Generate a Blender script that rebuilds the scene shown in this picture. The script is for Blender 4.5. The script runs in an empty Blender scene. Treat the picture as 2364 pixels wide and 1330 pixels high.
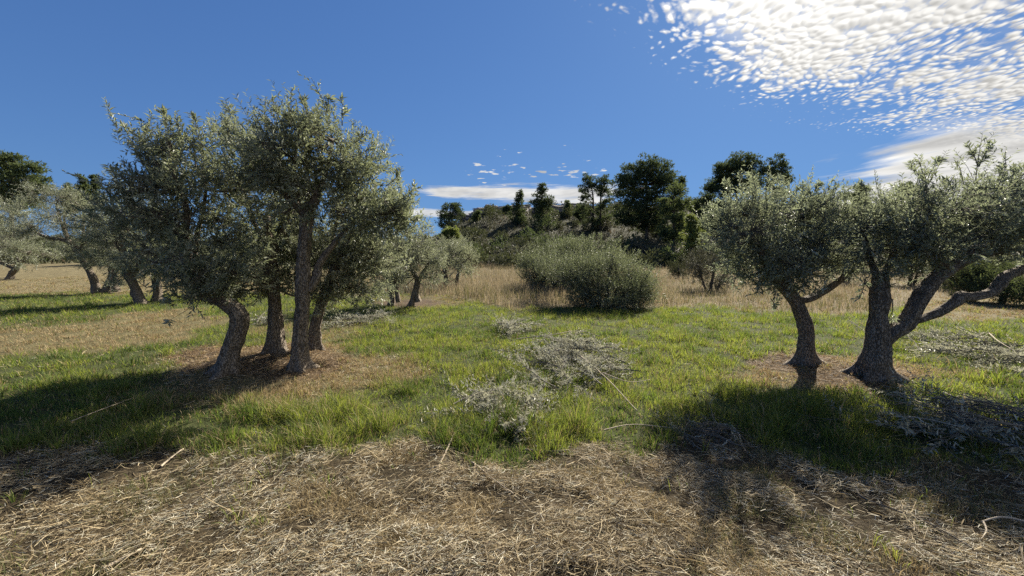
import bpy, math, random
import numpy as np

# ------------------------------------------------------------------ camera, world, sun
S = bpy.context.scene
COL = S.collection
F, CX, CY, CAMH = 890.0, 1182.0, 665.0, 1.6
PITCH = math.atan(75 / F)
cam_d = bpy.data.cameras.new("camera"); cam = bpy.data.objects.new("camera", cam_d); COL.objects.link(cam)
cam.location = (0, 0, CAMH); cam.rotation_euler = (math.pi / 2 - PITCH, 0, 0)
cam_d.sensor_width = 36; cam_d.lens = F / 2364 * 36; cam_d.clip_start = 0.05; cam_d.clip_end = 3000
S.camera = cam
EXPO = 1.45                                                   # exposed for the backlit trees
SUN_EL, SUN_AZ = math.radians(37.0), math.radians(34.0)      # azimuth to the right of +Y
SUN_STRENGTH, SKY_STRENGTH = 5.0, 0.15
S.view_settings.view_transform = 'Standard'; S.view_settings.look = 'None'
S.view_settings.exposure = EXPO; S.view_settings.gamma = 1.0
S.view_settings.use_curve_mapping = False
S.render.engine = 'CYCLES'
S.cycles.max_bounces = 7; S.cycles.diffuse_bounces = 4; S.cycles.transmission_bounces = 6
S.cycles.glossy_bounces = 2; S.cycles.caustics_reflective = False; S.cycles.caustics_refractive = False
S.cycles.use_denoising = False
S.cycles.sample_clamp_indirect = 6

sl = bpy.data.lights.new("sun", 'SUN'); sl.energy = SUN_STRENGTH; sl.angle = math.radians(0.6); sl.color = (1, 0.92, 0.78)
so = bpy.data.objects.new("sun", sl); COL.objects.link(so)
so.rotation_euler = (math.pi / 2 - SUN_EL, 0, math.pi - SUN_AZ)
SUND = (math.cos(SUN_EL) * math.sin(SUN_AZ), math.cos(SUN_EL) * math.cos(SUN_AZ), math.sin(SUN_EL))

W = bpy.data.worlds.new("World"); S.world = W; W.use_nodes = True
nt = W.node_tree; nt.nodes.clear()


class E:
    """tiny wrapper: arithmetic on node sockets"""
    tree = nt

    def __init__(s, sock): s.s = sock

    @staticmethod
    def op(name, *a):
        n = E.tree.nodes.new('ShaderNodeMath'); n.operation = name
        for i, v in enumerate(a):
            if isinstance(v, E): E.tree.links.new(v.s, n.inputs[i])
            else: n.inputs[i].default_value = float(v)
        return E(n.outputs[0])

    def __add__(s, o): return E.op('ADD', s, o)
    __radd__ = __add__
    def __sub__(s, o): return E.op('SUBTRACT', s, o)
    def __rsub__(s, o): return E.op('SUBTRACT', o, s)
    def __mul__(s, o): return E.op('MULTIPLY', s, o)
    __rmul__ = __mul__
    def __truediv__(s, o): return E.op('DIVIDE', s, o)
    def max(s, o): return E.op('MAXIMUM', s, o)
    def min(s, o): return E.op('MINIMUM', s, o)
    def pow(s, o): return E.op('POWER', s, o)

    def ss(s, a, b):
        n = E.tree.nodes.new('ShaderNodeMapRange'); n.interpolation_type = 'SMOOTHSTEP'
        E.tree.links.new(s.s, n.inputs['Value'])
        n.inputs['From Min'].default_value = a; n.inputs['From Max'].default_value = b
        return E(n.outputs['Result'])


def node(tree, typ, **kw):
    n = tree.nodes.new(typ)
    for k, v in kw.items():
        if k.startswith('i_'): n.inputs[k[2:].replace('_', ' ')].default_value = v
        else: setattr(n, k, v)
    return n


def L(a, b, tree=None): (tree or nt).links.new(a, b)


def vec(x, y, z=0.0):
    n = E.tree.nodes.new('ShaderNodeCombineXYZ')
    for i, v in enumerate((x, y, z)):
        if isinstance(v, E): E.tree.links.new(v.s, n.inputs[i])
        else: n.inputs[i].default_value = v
    return n.outputs[0]


def wnoise(v, scale, detail=3, rough=0.5):
    n = node(E.tree, 'ShaderNodeTexNoise', i_Scale=scale, i_Detail=detail, i_Roughness=rough)
    E.tree.links.new(v, n.inputs['Vector']); return E(n.outputs['Fac'])


def wvor(v, scale, smooth=0.6):
    n = node(E.tree, 'ShaderNodeTexVoronoi', feature='SMOOTH_F1', i_Scale=scale, i_Smoothness=smooth)
    E.tree.links.new(v, n.inputs['Vector']); return E(n.outputs['Distance'])


sky = node(nt, 'ShaderNodeTexSky', sky_type='NISHITA', sun_disc=False, sun_elevation=SUN_EL, sun_rotation=SUN_AZ,
           altitude=300, air_density=1.0, dust_density=0.25, ozone_density=3.0)
# the phone's tone curve flattens the bright side of the sky: each channel x -> a x / (x + k)
SKYK = 2 ** (0.35 - EXPO)
scs = node(nt, 'ShaderNodeSeparateColor'); L(sky.outputs[0], scs.inputs[0])
skc = node(nt, 'ShaderNodeCombineColor')
for i, (ka, kk) in enumerate(((0.200, 0.43), (0.420, 0.60), (0.800, 0.70))):
    x = E(scs.outputs[i]); L((x * (ka * SKYK / SKY_STRENGTH) / (x + kk / SKY_STRENGTH)).s, skc.inputs[i])
bg = node(nt, 'ShaderNodeBackground', i_Strength=SKY_STRENGTH); L(skc.outputs[0], bg.inputs['Color'])
tc = node(nt, 'ShaderNodeTexCoord'); sep = node(nt, 'ShaderNodeSeparateXYZ'); L(tc.outputs['Generated'], sep.inputs[0])
dx, dy, dz = (E(o) for o in sep.outputs)
zz = dz.max(0.03)
u, v = dx / zz, dy / zz
# rows of small altocumulus: rotate and squeeze the plane of the cloud layer
wob = wnoise(vec(u, v), 2.6, 2)
wob2 = wnoise(vec(u + 7.3, v), 2.6, 2)
ur = u * 0.86 - v * 0.51 + wob * 0.22
vr = u * 0.51 + v * 0.86 + wob2 * 0.22
cell = wvor(vec(ur * 1.15, vr * 0.72), 23.0, 0.30)
cell2 = wvor(vec(ur * 1.15, vr * 0.75 + 3.0), 46.0, 0.4)
fine = wnoise(vec(u, v), 24, 4, 0.62)
big = wnoise(vec(u + 3.1, v * 0.9), 1.25, 3, 0.55)
t = ((u - 0.5) / 2.9).max(0).min(1)
s1 = (u - 0.5) * 0.471 - (v - 1.74) * 0.881 + t * (1 - t) * 1.28
s2 = (u - 0.40) * 1.1
edge = s1.min(s2)
sheet = edge + (big - 0.5) * 0.28
gapn = wnoise(vec(u * 0.7 + v * 0.9, v * 1.0 - u * 0.5), 1.7, 3, 0.5)
gap = (u - 1.35).ss(0, 0.7) * (gapn - 0.38).ss(-0.05, 0.16) * 0.44 * (1 - (v - 2.75).ss(0, 0.5))
sheet = (sheet * 1.7).min(0.80) - gap
cover = edge.ss(-0.24, 0.02)
dens = 0.93 - cell * 1.15 - cell2 * 0.45 + sheet * 1.25 + (fine - 0.5) * 0.70
puff = cover * (dens.ss(0.24, 0.92)).max((sheet - 0.28).ss(0.0, 0.5) * 0.55)
# smoother bank low on the right
s3 = (u - 3.10 - (v - 3.1) * 0.55) * 0.8 + (wnoise(vec(u * 1.0, v * 0.42), 1.5, 5, 0.58) - 0.5) * 2.4
bank = s3.ss(-0.10, 0.55) * (v - 2.60 - (u - 3.0) * 0.22).ss(0.0, 0.6) * 0.97
# thin streaks above the hill
st = wnoise(vec(u * 0.55 + 0.30 * v, v * 1.0), 1.7, 6, 0.66)
vb = (v - 6.45 - u * 0.22) / (0.62 + 0.28 * (u + 1.4).max(0))
band = (1.0 - vb * vb + (st - 0.5) * 3.0 - (E.op('ABSOLUTE', u - 0.15) - 1.35).max(0) * 2.2).ss(0.10, 0.9)
vb2 = (v - 9.3) / 1.0
band2 = (1.0 - vb2 * vb2 + (st - 0.5) * 3.0 - (E.op('ABSOLUTE', u + 1.2) - 1.5).max(0) * 2.0).ss(0.2, 0.9)
tiny = (wnoise(vec(u * 0.8, v * 0.75), 7.5, 3, 0.5) - 0.66 + (1 - E.op('ABSOLUTE', v - 4.75 + u * 0.0) * 1.4).max(0) * 0.10
        - (E.op('ABSOLUTE', u - 0.3) - 0.75).max(0) * 0.6 - (1 - (v - 3.2).ss(0, 0.5)) * 0.2).ss(0.0, 0.07) * 0.85
alpha = puff.max(bank).max(band * 0.93).max(band2 * 0.85).max(tiny) * dz.ss(0.035, 0.07)
sd = dx * SUND[0] + dy * SUND[1] + dz * SUND[2]
glow = sd.max(0).pow(9) * 0.16 + sd.max(0).pow(60) * 1.1
ridge = wvor(vec(ur * 1.15 + 0.006, vr * 0.72 - 0.012), 23.0, 0.30)            # one side of every puff is lit
soft = wnoise(vec(u * 0.9 + v * 0.2, v * 0.40), 1.9, 5, 0.55)
flat = 0.53 + (soft - 0.5) * 0.85
shade_p = 0.505 + (ridge - cell) * 0.55 + (fine - 0.5) * 0.08
pw = (puff * 1.2).min(1) * (1 - bank * 0.8)
shade = flat * (1 - pw) + shade_p * pw
cb = shade * (1 + glow) * SKYK * 1.08
cc = node(nt, 'ShaderNodeCombineColor'); L((cb * 1.02).s, cc.inputs[0]); L((cb * 1.0).s, cc.inputs[1]); L((cb * 0.955).s, cc.inputs[2])
bg2 = node(nt, 'ShaderNodeBackground', i_Strength=1.0); L(cc.outputs[0], bg2.inputs['Color'])
mx = node(nt, 'ShaderNodeMixShader'); L(alpha.s, mx.inputs[0]); L(bg.outputs[0], mx.inputs[1]); L(bg2.outputs[0], mx.inputs[2])
wo = node(nt, 'ShaderNodeOutputWorld'); L(mx.outputs[0], wo.inputs[0])

# ------------------------------------------------------------------ numeric helpers
RNG = np.random.default_rng(7)


def vnoise(P, seed=0):
    """smooth value noise in [0,1] at points P (n,3)"""
    P = np.asarray(P, float); i = np.floor(P).astype(np.int64); f = P - i; f = f * f * (3 - 2 * f)

    def h(a, b, c):
        x = (a * 374761393 + b * 668265263 + c * 2147483647 + seed * 974711) & 0xFFFFFFFF
        x = ((x ^ (x >> 13)) * 1274126177) & 0xFFFFFFFF
        x = ((x ^ (x >> 16)) * 2246822519) & 0xFFFFFFFF
        return ((x ^ (x >> 15)) & 0xFFFF) / 65535.0
    r = 0
    for a in (0, 1):
        for b in (0, 1):
            for c in (0, 1):
                w = (f[:, 0] if a else 1 - f[:, 0]) * (f[:, 1] if b else 1 - f[:, 1]) * (f[:, 2] if c else 1 - f[:, 2])
                r = r + w * h(i[:, 0] + a, i[:, 1] + b, i[:, 2] + c)
    return r


def n2(x, y, sc, seed=0):
    x = np.atleast_1d(np.asarray(x, float)); y = np.atleast_1d(np.asarray(y, float))
    return vnoise(np.stack([x * sc, y * sc, np.full_like(x, 0.37 + seed * 1.7)], -1), seed)


def norm(a): return a / np.maximum(np.linalg.norm(a, axis=-1, keepdims=True), 1e-9)


def sstep(a, b, x):
    t = np.clip((x - a) / (b - a), 0, 1); return t * t * (3 - 2 * t)


cp, sp = math.cos(PITCH), math.sin(PITCH)


def ray(px, py):
    xc, yc = (px - CX) / F, (CY - py) / F
    return np.array([xc, cp + yc * sp, -sp + yc * cp])


def at(px, py, Y):
    d = ray(px, py); return np.array([0, 0, CAMH]) + d * (Y / d[1])


def project(P):
    P = np.asarray(P, float); x, y, z = P[:, 0], P[:, 1], P[:, 2] - CAMH
    dep = np.maximum(y * cp - z * sp, 0.25); up = y * sp + z * cp
    return CX + F * x / dep, CY - F * up / dep


RIDGE = np.array([(-3000, 560), (-400, 548), (0, 545), (300, 562), (700, 572), (960, 562), (1040, 538), (1075, 512), (1130, 492),
                  (1340, 487), (1600, 474), (2000, 482), (2400, 505), (3200, 540), (6000, 560)], float)
MOUNDS = []   # (x, y, radius, height)


def zf(x, y):
    x = np.atleast_1d(np.asarray(x, float)); y = np.atleast_1d(np.asarray(y, float))
    z = 0.05 * (n2(x, y, 0.55, 1) - 0.5) + 0.035 * (n2(x, y, 2.1, 2) - 0.5)
    slope = 0.026 + 0.030 * sstep(-6, -26, x)
    z = z + slope * np.maximum(y - 18, 0) * np.where(y < 60, 1, 0) + slope * 42 * (y >= 60)
    yr = np.interp(CX + x / 75 * F, RIDGE[:, 0], RIDGE[:, 1])
    H = CAMH + (590 - yr) / F * 75
    t = sstep(33, 77, y)
    base = np.minimum(slope * np.maximum(y - 18, 0), slope * 20)
    z = np.where(y > 33, base * (1 - t) + H * t + 0.5 * t * (n2(x, y, 0.16, 5) - 0.5) + 0.7 * sstep(0, .3, t) * (n2(x, y, 0.35, 6) - 0.5), z)
    z = z - np.where(y > 80, (y - 80) * 0.035, 0)
    for (mx_, my_, r_, h_) in MOUNDS:
        z = z + h_ * np.exp(-((x - mx_) ** 2 + (y - my_) ** 2) / (r_ * r_))
    return z


def gz(x, y): return float(zf(x, y)[0])


def gnd(px, py):
    d = ray(px, py); t = 0.5
    for k in range(4000):
        p = d * t
        if CAMH + p[2] <= gz(p[0], p[1]) or t > 200: break
        t += 0.02 + t * 0.004
    return np.array([p[0], p[1], gz(p[0], p[1])])


# ------------------------------------------------------------------ mesh helpers
def mk(name, V, Fc, mat, parent=None, col=None, smooth=False, origin=None):
    """one mesh object; Fc is (n,3) or (n,4), or a list of such arrays"""
    V = np.asarray(V, np.float32)
    if origin is not None: V = V - np.asarray(origin, np.float32)
    Fs = Fc if isinstance(Fc, list) else [Fc]
    me = bpy.data.meshes.new(name)
    me.vertices.add(len(V)); me.vertices.foreach_set('co', V.ravel())
    li = np.concatenate([f.ravel() for f in Fs]).astype(np.int32)
    tot = np.concatenate([np.full(len(f), f.shape[1], np.int32) for f in Fs])
    st_ = np.concatenate([[0], np.cumsum(tot)[:-1]]).astype(np.int32)
    me.loops.add(len(li)); me.loops.foreach_set('vertex_index', li)
    me.polygons.add(len(tot)); me.polygons.foreach_set('loop_start', st_)
    try: me.polygons.foreach_set('loop_total', tot)
    except Exception: pass
    if col is not None:
        a = me.attributes.new('Col', 'FLOAT_COLOR', 'POINT')
        c4 = np.ones((len(V), 4), np.float32); c4[:, :3] = col; a.data.foreach_set('color', c4.ravel())
    me.update(calc_edges=True); me.validate()
    me.polygons.foreach_set('use_smooth', np.full(len(me.polygons), smooth))
    me.materials.append(mat)
    o = bpy.data.objects.new(name, me); COL.objects.link(o)
    if parent is not None: o.parent = parent
    if origin is not None and parent is None: o.location = origin
    return o


def tag(o, label=None, cat=None, group=None, kind=None):
    if label: o['label'] = label
    if cat: o['category'] = cat
    if group: o['group'] = group
    if kind: o['kind'] = kind
    return o


def empty(name, loc, label, cat, group=None):
    o = bpy.data.objects.new(name, None); COL.objects.link(o); o.location = tuple(float(c) for c in loc)
    o.empty_display_size = 0.2
    return tag(o, label, cat, group)


def spline(P, R, step):
    """Catmull-Rom through points P with radii R, resampled at about `step`"""
    P = np.asarray(P, float); R = np.asarray(R, float)
    Q = np.vstack([2 * P[0] - P[1], P, 2 * P[-1] - P[-2]]); out, rr = [], []
    for i in range(len(P) - 1):
        a, b, c, d = Q[i:i + 4]; n = max(2, int(np.linalg.norm(c - b) / step))
        for t in np.arange(n) / n:
            out.append(0.5 * (2 * b + (c - a) * t + (2 * a - 5 * b + 4 * c - d) * t * t + (3 * b - a - 3 * c + d) * t ** 3))
            rr.append(R[i] + (R[i + 1] - R[i]) * (t * t * (3 - 2 * t)))
    out.append(P[-1]); rr.append(R[-1])
    return np.array(out), np.array(rr)


def tube(P, R, sides=10, rough=0.0, flare=0.0, seed=0, cap=True, lobes=5):
    """tapered tube, with bark lumps and a root flare on request"""
    n = len(P); T = np.gradient(P, axis=0); T = norm(T)
    ref = np.array([1.0, 0, 0]) if abs(T[0][0]) < 0.8 else np.array([0, 1.0, 0])
    N = np.zeros((n, 3)); a = ref - T[0] * ref.dot(T[0]); N[0] = a / np.linalg.norm(a)
    for i in range(1, n):
        a = N[i - 1] - T[i] * N[i - 1].dot(T[i]); N[i] = a / max(np.linalg.norm(a), 1e-6)
    B = np.cross(T, N); th = np.arange(sides) / sides * 2 * np.pi
    r = np.repeat(R[:, None], sides, 1)
    s = np.concatenate([[0], np.cumsum(np.linalg.norm(np.diff(P, axis=0), axis=1))])
    if rough > 0:
        tt = np.repeat(th[None], n, 0); ss_ = np.repeat(s[:, None], sides, 1)
        q = np.stack([np.cos(tt) * 1.1, np.sin(tt) * 1.1, ss_ * 2.6], -1).reshape(-1, 3)
        d = (vnoise(q + 11, seed) - 0.5) * 1.0
        q2 = np.stack([np.cos(tt) * 3.0, np.sin(tt) * 3.0, ss_ * 9 + tt * 0.5], -1).reshape(-1, 3)
        d = d + (vnoise(q2, seed + 1) - 0.5) * 0.55
        q3 = np.stack([np.cos(tt) * 6.5, np.sin(tt) * 6.5, ss_ * 26], -1).reshape(-1, 3)
        d = d + (np.abs(vnoise(q3, seed + 2) - 0.5)) * 0.45
        d = d + 0.26 * np.cos(7 * tt + 2.2 * ss_ + 3 * vnoise(q * .6 + 5, seed + 4).reshape(n, sides)).ravel()        # twisted flutes
        r = r * (1 + rough * (d.reshape(n, sides) - 0.16))
        rk = np.random.default_rng(seed + 900)
        for _ in range(7):                                                                                   # burls and old branch scars
            t0_, s0_, h_ = rk.uniform(0, 6.28), rk.uniform(0.05, 0.95) * s[-1], rk.uniform(.10, .28); dt = (tt - t0_ + np.pi) % (2 * np.pi) - np.pi
            r = r * (1 + h_ * rough / .34 * np.exp(-dt ** 2 / .22 - (ss_ - s0_) ** 2 / (1.1 * R.mean()) ** 2))
    if flare > 0:
        ph = seed * 1.3
        lob = 0.55 + 0.5 * np.cos(lobes * th + ph) + 0.3 * np.cos((lobes - 2) * th + 2.1 * ph)
        r = r * (1 + flare * np.exp(-s / 0.10)[:, None] * np.maximum(lob, 0.05)[None] + 0.05 * np.exp(-s / 0.4)[:, None] * lob[None])
    V = P[:, None, :] + r[..., None] * (np.cos(th)[None, :, None] * N[:, None, :] + np.sin(th)[None, :, None] * B[:, None, :])
    V = V.reshape(-1, 3); k = np.arange(sides)
    i0 = (np.arange(n - 1)[:, None] * sides + k[None]).ravel(); i1 = (np.arange(n - 1)[:, None] * sides + (k[None] + 1) % sides).ravel()
    Fq = np.stack([i0, i1, i1 + sides, i0 + sides], -1)
    if cap:
        V = np.vstack([V, P[-1] + T[-1] * R[-1] * 0.35]); c = len(V) - 1; b = (n - 1) * sides
        Ft = np.stack([b + k, b + (k + 1) % sides, np.full(sides, c)], -1)
        return V, [Fq, Ft]
    return V, [Fq]


def join(parts):
    """parts: list of (V, [faces...]) -> V, [faces by size]"""
    Vs, q, t, o = [], [], [], 0
    for V, Fs in parts:
        Vs.append(V)
        for f in (Fs if isinstance(Fs, list) else [Fs]):
            (q if f.shape[1] == 4 else t).append(f + o)
        o += len(V)
    return np.vstack(Vs), [np.vstack(x) for x in (q, t) if x]


def twigs(A, Bm, C, r0, r1):
    """many three-sided twigs at once, each a curve A-B-C"""
    n = len(A); ax = norm(C - A); ref = np.where(np.abs(ax[:, 2:3]) < 0.9, [[0, 0, 1.0]], [[1.0, 0, 0]])
    N = norm(np.cross(ax, ref)); B = np.cross(ax, N)
    r0 = np.broadcast_to(r0, (n,)); r1 = np.broadcast_to(r1, (n,)); V = np.zeros((n, 3, 3, 3))
    for k, (c, r) in enumerate(((A, r0), (Bm, (r0 + r1) / 2), (C, r1))):
        for j in range(3):
            a = j * 2 * np.pi / 3; V[:, k, j] = c + r[:, None] * (math.cos(a) * N + math.sin(a) * B)
    f = []
    for k in (0, 1):
        for j in range(3): f.append((k * 3 + j, k * 3 + (j + 1) % 3, k * 3 + 3 + (j + 1) % 3, k * 3 + 3 + j))
    Fq = (np.arange(n)[:, None, None] * 9 + np.array(f)[None]).reshape(-1, 4)
    return V.reshape(-1, 3), [Fq]


def rods(A, C, r0, r1):
    """many straight three-sided shoots at once"""
    n = len(A); ax = norm(C - A); ref = np.where(np.abs(ax[:, 2:3]) < 0.9, [[0, 0, 1.0]], [[1.0, 0, 0]])
    N = norm(np.cross(ax, ref)); B = np.cross(ax, N); V = np.zeros((n, 2, 3, 3))
    for k, (c, r) in enumerate(((A, r0), (C, r1))):
        for j in range(3): V[:, k, j] = c + r * (math.cos(j * 2.0944) * N + math.sin(j * 2.0944) * B)
    f = np.array([(j, (j + 1) % 3, 3 + (j + 1) % 3, 3 + j) for j in range(3)])
    return V.reshape(-1, 3), [(np.arange(n)[:, None, None] * 6 + f[None]).reshape(-1, 4)]


def leaves(P, D, Nn, ln, wd, fold=0.25):
    """diamond leaves folded on the midrib: base P, axis D, normal Nn, length and width arrays"""
    n = len(P); D = norm(D); Sd = norm(np.cross(D, Nn)); Nn = np.cross(Sd, D)
    V = np.zeros((n, 4, 3)); l = ln[:, None]; w = wd[:, None]
    V[:, 0] = P; V[:, 2] = P + D * l - Nn * l * 0.06
    V[:, 1] = P + D * l * 0.45 + Sd * w * 0.5 + Nn * w * fold
    V[:, 3] = P + D * l * 0.45 - Sd * w * 0.5 + Nn * w * fold
    b = np.arange(n)[:, None] * 4
    return V.reshape(-1, 3), [np.vstack([b + np.array([[0, 1, 2]]), b + np.array([[0, 2, 3]])])]


def blades(P, H, Wd, lean, yaw, curl, rng):
    """grass blades: two-segment bent ribbons tapering to a point"""
    n = len(P); d = np.stack([np.cos(yaw), np.sin(yaw), np.zeros(n)], -1)
    fa = yaw + rng.uniform(-1.2, 1.2, n) + np.pi / 2; s = np.stack([np.cos(fa), np.sin(fa), np.zeros(n)], -1)
    z = np.array([0, 0, 1.0]); a1 = lean; a2 = lean + curl
    m = P + (d * np.sin(a1)[:, None] + z * np.cos(a1)[:, None]) * (H * 0.55)[:, None]
    tip = m + (d * np.sin(a2)[:, None] + z * np.cos(a2)[:, None]) * (H * 0.45)[:, None]
    V = np.zeros((n, 5, 3)); w = Wd[:, None] / 2
    V[:, 0] = P - s * w; V[:, 1] = P + s * w; V[:, 2] = m + s * w * 0.8; V[:, 3] = m - s * w * 0.8; V[:, 4] = tip
    b = np.arange(n)[:, None] * 5
    return V.reshape(-1, 3), [b + np.array([[0, 1, 2, 3]]), b + np.array([[3, 2, 4]])]


# ------------------------------------------------------------------ materials
def new_mat(name):
    m = bpy.data.materials.new(name); m.use_nodes = True; m.node_tree.nodes.clear(); return m, m.node_tree


def leaf_mat(name, ca, cb_, under=None, trans=(0.2, 0.25, 0.06), tf=0.3, rough=0.45, spec=0.5):
    """two-sided leaf: waxy top, paler underside, some light let through; every leaf its own tone"""
    m, t = new_mat(name); g = node(t, 'ShaderNodeNewGeometry')
    mxc = node(t, 'ShaderNodeMix', data_type='RGBA'); mxc.inputs[6].default_value = (*ca, 1); mxc.inputs[7].default_value = (*cb_, 1)
    L(g.outputs['Random Per Island'], mxc.inputs[0], t); c = mxc.outputs[2]
    if under:
        m2 = node(t, 'ShaderNodeMix', data_type='RGBA'); m2.inputs[7].default_value = (*under, 1)
        L(g.outputs['Backfacing'], m2.inputs[0], t); L(c, m2.inputs[6], t); c = m2.outputs[2]
    p = node(t, 'ShaderNodeBsdfPrincipled'); p.inputs['Roughness'].default_value = rough; p.inputs['Specular IOR Level'].default_value = spec
    L(c, p.inputs['Base Color'], t)
    tr = node(t, 'ShaderNodeBsdfTranslucent'); tr.inputs['Color'].default_value = (*trans, 1)
    ms = node(t, 'ShaderNodeMixShader'); ms.inputs[0].default_value = tf
    L(p.outputs[0], ms.inputs[1], t); L(tr.outputs[0], ms.inputs[2], t)
    o = node(t, 'ShaderNodeOutputMaterial'); L(ms.outputs[0], o.inputs[0], t); return m


def col_mat(name, tf=0.3, tgain=(1.6, 1.7, 0.9), rough=0.55, spec=0.3):
    """blade or straw whose own colour is stored on the mesh"""
    m, t = new_mat(name); a = node(t, 'ShaderNodeAttribute', attribute_name='Col')
    p = node(t, 'ShaderNodeBsdfPrincipled'); p.inputs['Roughness'].default_value = rough; p.inputs['Specular IOR Level'].default_value = spec
    L(a.outputs['Color'], p.inputs['Base Color'], t)
    mu = node(t, 'ShaderNodeMix', data_type='RGBA', blend_type='MULTIPLY'); mu.inputs[0].default_value = 1; mu.inputs[7].default_value = (*tgain, 1)
    L(a.outputs['Color'], mu.inputs[6], t)
    tr = node(t, 'ShaderNodeBsdfTranslucent'); L(mu.outputs[2], tr.inputs['Color'], t)
    ms = node(t, 'ShaderNodeMixShader'); ms.inputs[0].default_value = tf
    L(p.outputs[0], ms.inputs[1], t); L(tr.outputs[0], ms.inputs[2], t)
    o = node(t, 'ShaderNodeOutputMaterial'); L(ms.outputs[0], o.inputs[0], t); return m


def bark_mat(name, ca, cb_, crack=(0.03, 0.025, 0.02), sc=1.0, bump=0.6):
    m, t = new_mat(name); tcn = node(t, 'ShaderNodeTexCoord'); mp = node(t, 'ShaderNodeMapping'); mp.inputs['Scale'].default_value = (1, 1, 0.30)
    L(tcn.outputs['Object'], mp.inputs[0], t)
    n1 = node(t, 'ShaderNodeTexNoise', i_Scale=9 * sc, i_Detail=5, i_Roughness=0.65); L(mp.outputs[0], n1.inputs['Vector'], t)
    mixv = node(t, 'ShaderNodeMix', data_type='VECTOR'); mixv.inputs[0].default_value = 0.12
    L(mp.outputs[0], mixv.inputs[4], t); L(n1.outputs['Color'], mixv.inputs[5], t)
    vo = node(t, 'ShaderNodeTexVoronoi', feature='DISTANCE_TO_EDGE', i_Scale=72 * sc); L(mixv.outputs[1], vo.inputs['Vector'], t)
    r = node(t, 'ShaderNodeMapRange'); r.inputs['From Max'].default_value = 0.16; L(vo.outputs['Distance'], r.inputs['Value'], t)
    mc = node(t, 'ShaderNodeMix', data_type='RGBA'); mc.inputs[6].default_value = (*ca, 1); mc.inputs[7].default_value = (*cb_, 1); L(n1.outputs['Fac'], mc.inputs[0], t)
    m3 = node(t, 'ShaderNodeMix', data_type='RGBA'); m3.inputs[6].default_value = (*crack, 1); L(r.outputs[0], m3.inputs[0], t); L(mc.outputs[2], m3.inputs[7], t)
    p = node(t, 'ShaderNodeBsdfPrincipled'); p.inputs['Roughness'].default_value = 0.85; p.inputs['Specular IOR Level'].default_value = 0.2
    L(m3.outputs[2], p.inputs['Base Color'], t)
    ad = node(t, 'ShaderNodeMath', operation='ADD'); L(r.outputs[0], ad.inputs[0], t); L(n1.outputs['Fac'], ad.inputs[1], t)
    b = node(t, 'ShaderNodeBump', i_Strength=bump, i_Distance=0.035); L(ad.outputs[0], b.inputs['Height'], t); L(b.outputs[0], p.inputs['Normal'], t)
    o = node(t, 'ShaderNodeOutputMaterial'); L(p.outputs[0], o.inputs[0], t); return m


def soil_mat(name):
    m, t = new_mat(name); a = node(t, 'ShaderNodeAttribute', attribute_name='Col'); tcn = node(t, 'ShaderNodeTexCoord')
    n1 = node(t, 'ShaderNodeTexNoise', i_Scale=3.0, i_Detail=8, i_Roughness=0.7); L(tcn.outputs['Object'], n1.inputs['Vector'], t)
    n2_ = node(t, 'ShaderNodeTexNoise', i_Scale=42, i_Detail=4, i_Roughness=0.7); L(tcn.outputs['Object'], n2_.inputs['Vector'], t)
    r = node(t, 'ShaderNodeMapRange'); r.inputs['From Min'].default_value = 0.3; r.inputs['From Max'].default_value = 0.7
    r.inputs['To Min'].default_value = 0.55; r.inputs['To Max'].default_value = 1.35; L(n1.outputs['Fac'], r.inputs['Value'], t)
    mu = node(t, 'ShaderNodeVectorMath', operation='SCALE'); L(a.outputs['Color'], mu.inputs[0], t); L(r.outputs[0], mu.inputs['Scale'], t)
    p = node(t, 'ShaderNodeBsdfPrincipled'); p.inputs['Roughness'].default_value = 0.95; p.inputs['Specular IOR Level'].default_value = 0.1
    L(mu.outputs[0], p.inputs['Base Color'], t)
    b = node(t, 'ShaderNodeBump', i_Strength=0.8, i_Distance=0.03); L(n2_.outputs['Fac'], b.inputs['Height'], t); L(b.outputs[0], p.inputs['Normal'], t)
    o = node(t, 'ShaderNodeOutputMaterial'); L(p.outputs[0], o.inputs[0], t); return m


def rock_mat(name):
    m, t = new_mat(name); tcn = node(t, 'ShaderNodeTexCoord')
    n1 = node(t, 'ShaderNodeTexNoise', i_Scale=1.8, i_Detail=8, i_Roughness=0.7); L(tcn.outputs['Object'], n1.inputs['Vector'], t)
    cr = node(t, 'ShaderNodeValToRGB'); L(n1.outputs['Fac'], cr.inputs[0], t)
    cr.color_ramp.elements[0].position = 0.3; cr.color_ramp.elements[0].color = (0.10, 0.09, 0.085, 1)
    cr.color_ramp.elements[1].position = 0.7; cr.color_ramp.elements[1].color = (0.34, 0.31, 0.29, 1)
    p = node(t, 'ShaderNodeBsdfPrincipled'); p.inputs['Roughness'].default_value = 0.9; L(cr.outputs[0], p.inputs['Base Color'], t)
    b = node(t, 'ShaderNodeBump', i_Strength=0.9, i_Distance=0.15); L(n1.outputs['Fac'], b.inputs['Height'], t); L(b.outputs[0], p.inputs['Normal'], t)
    o = node(t, 'ShaderNodeOutputMaterial'); L(p.outputs[0], o.inputs[0], t); return m


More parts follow.
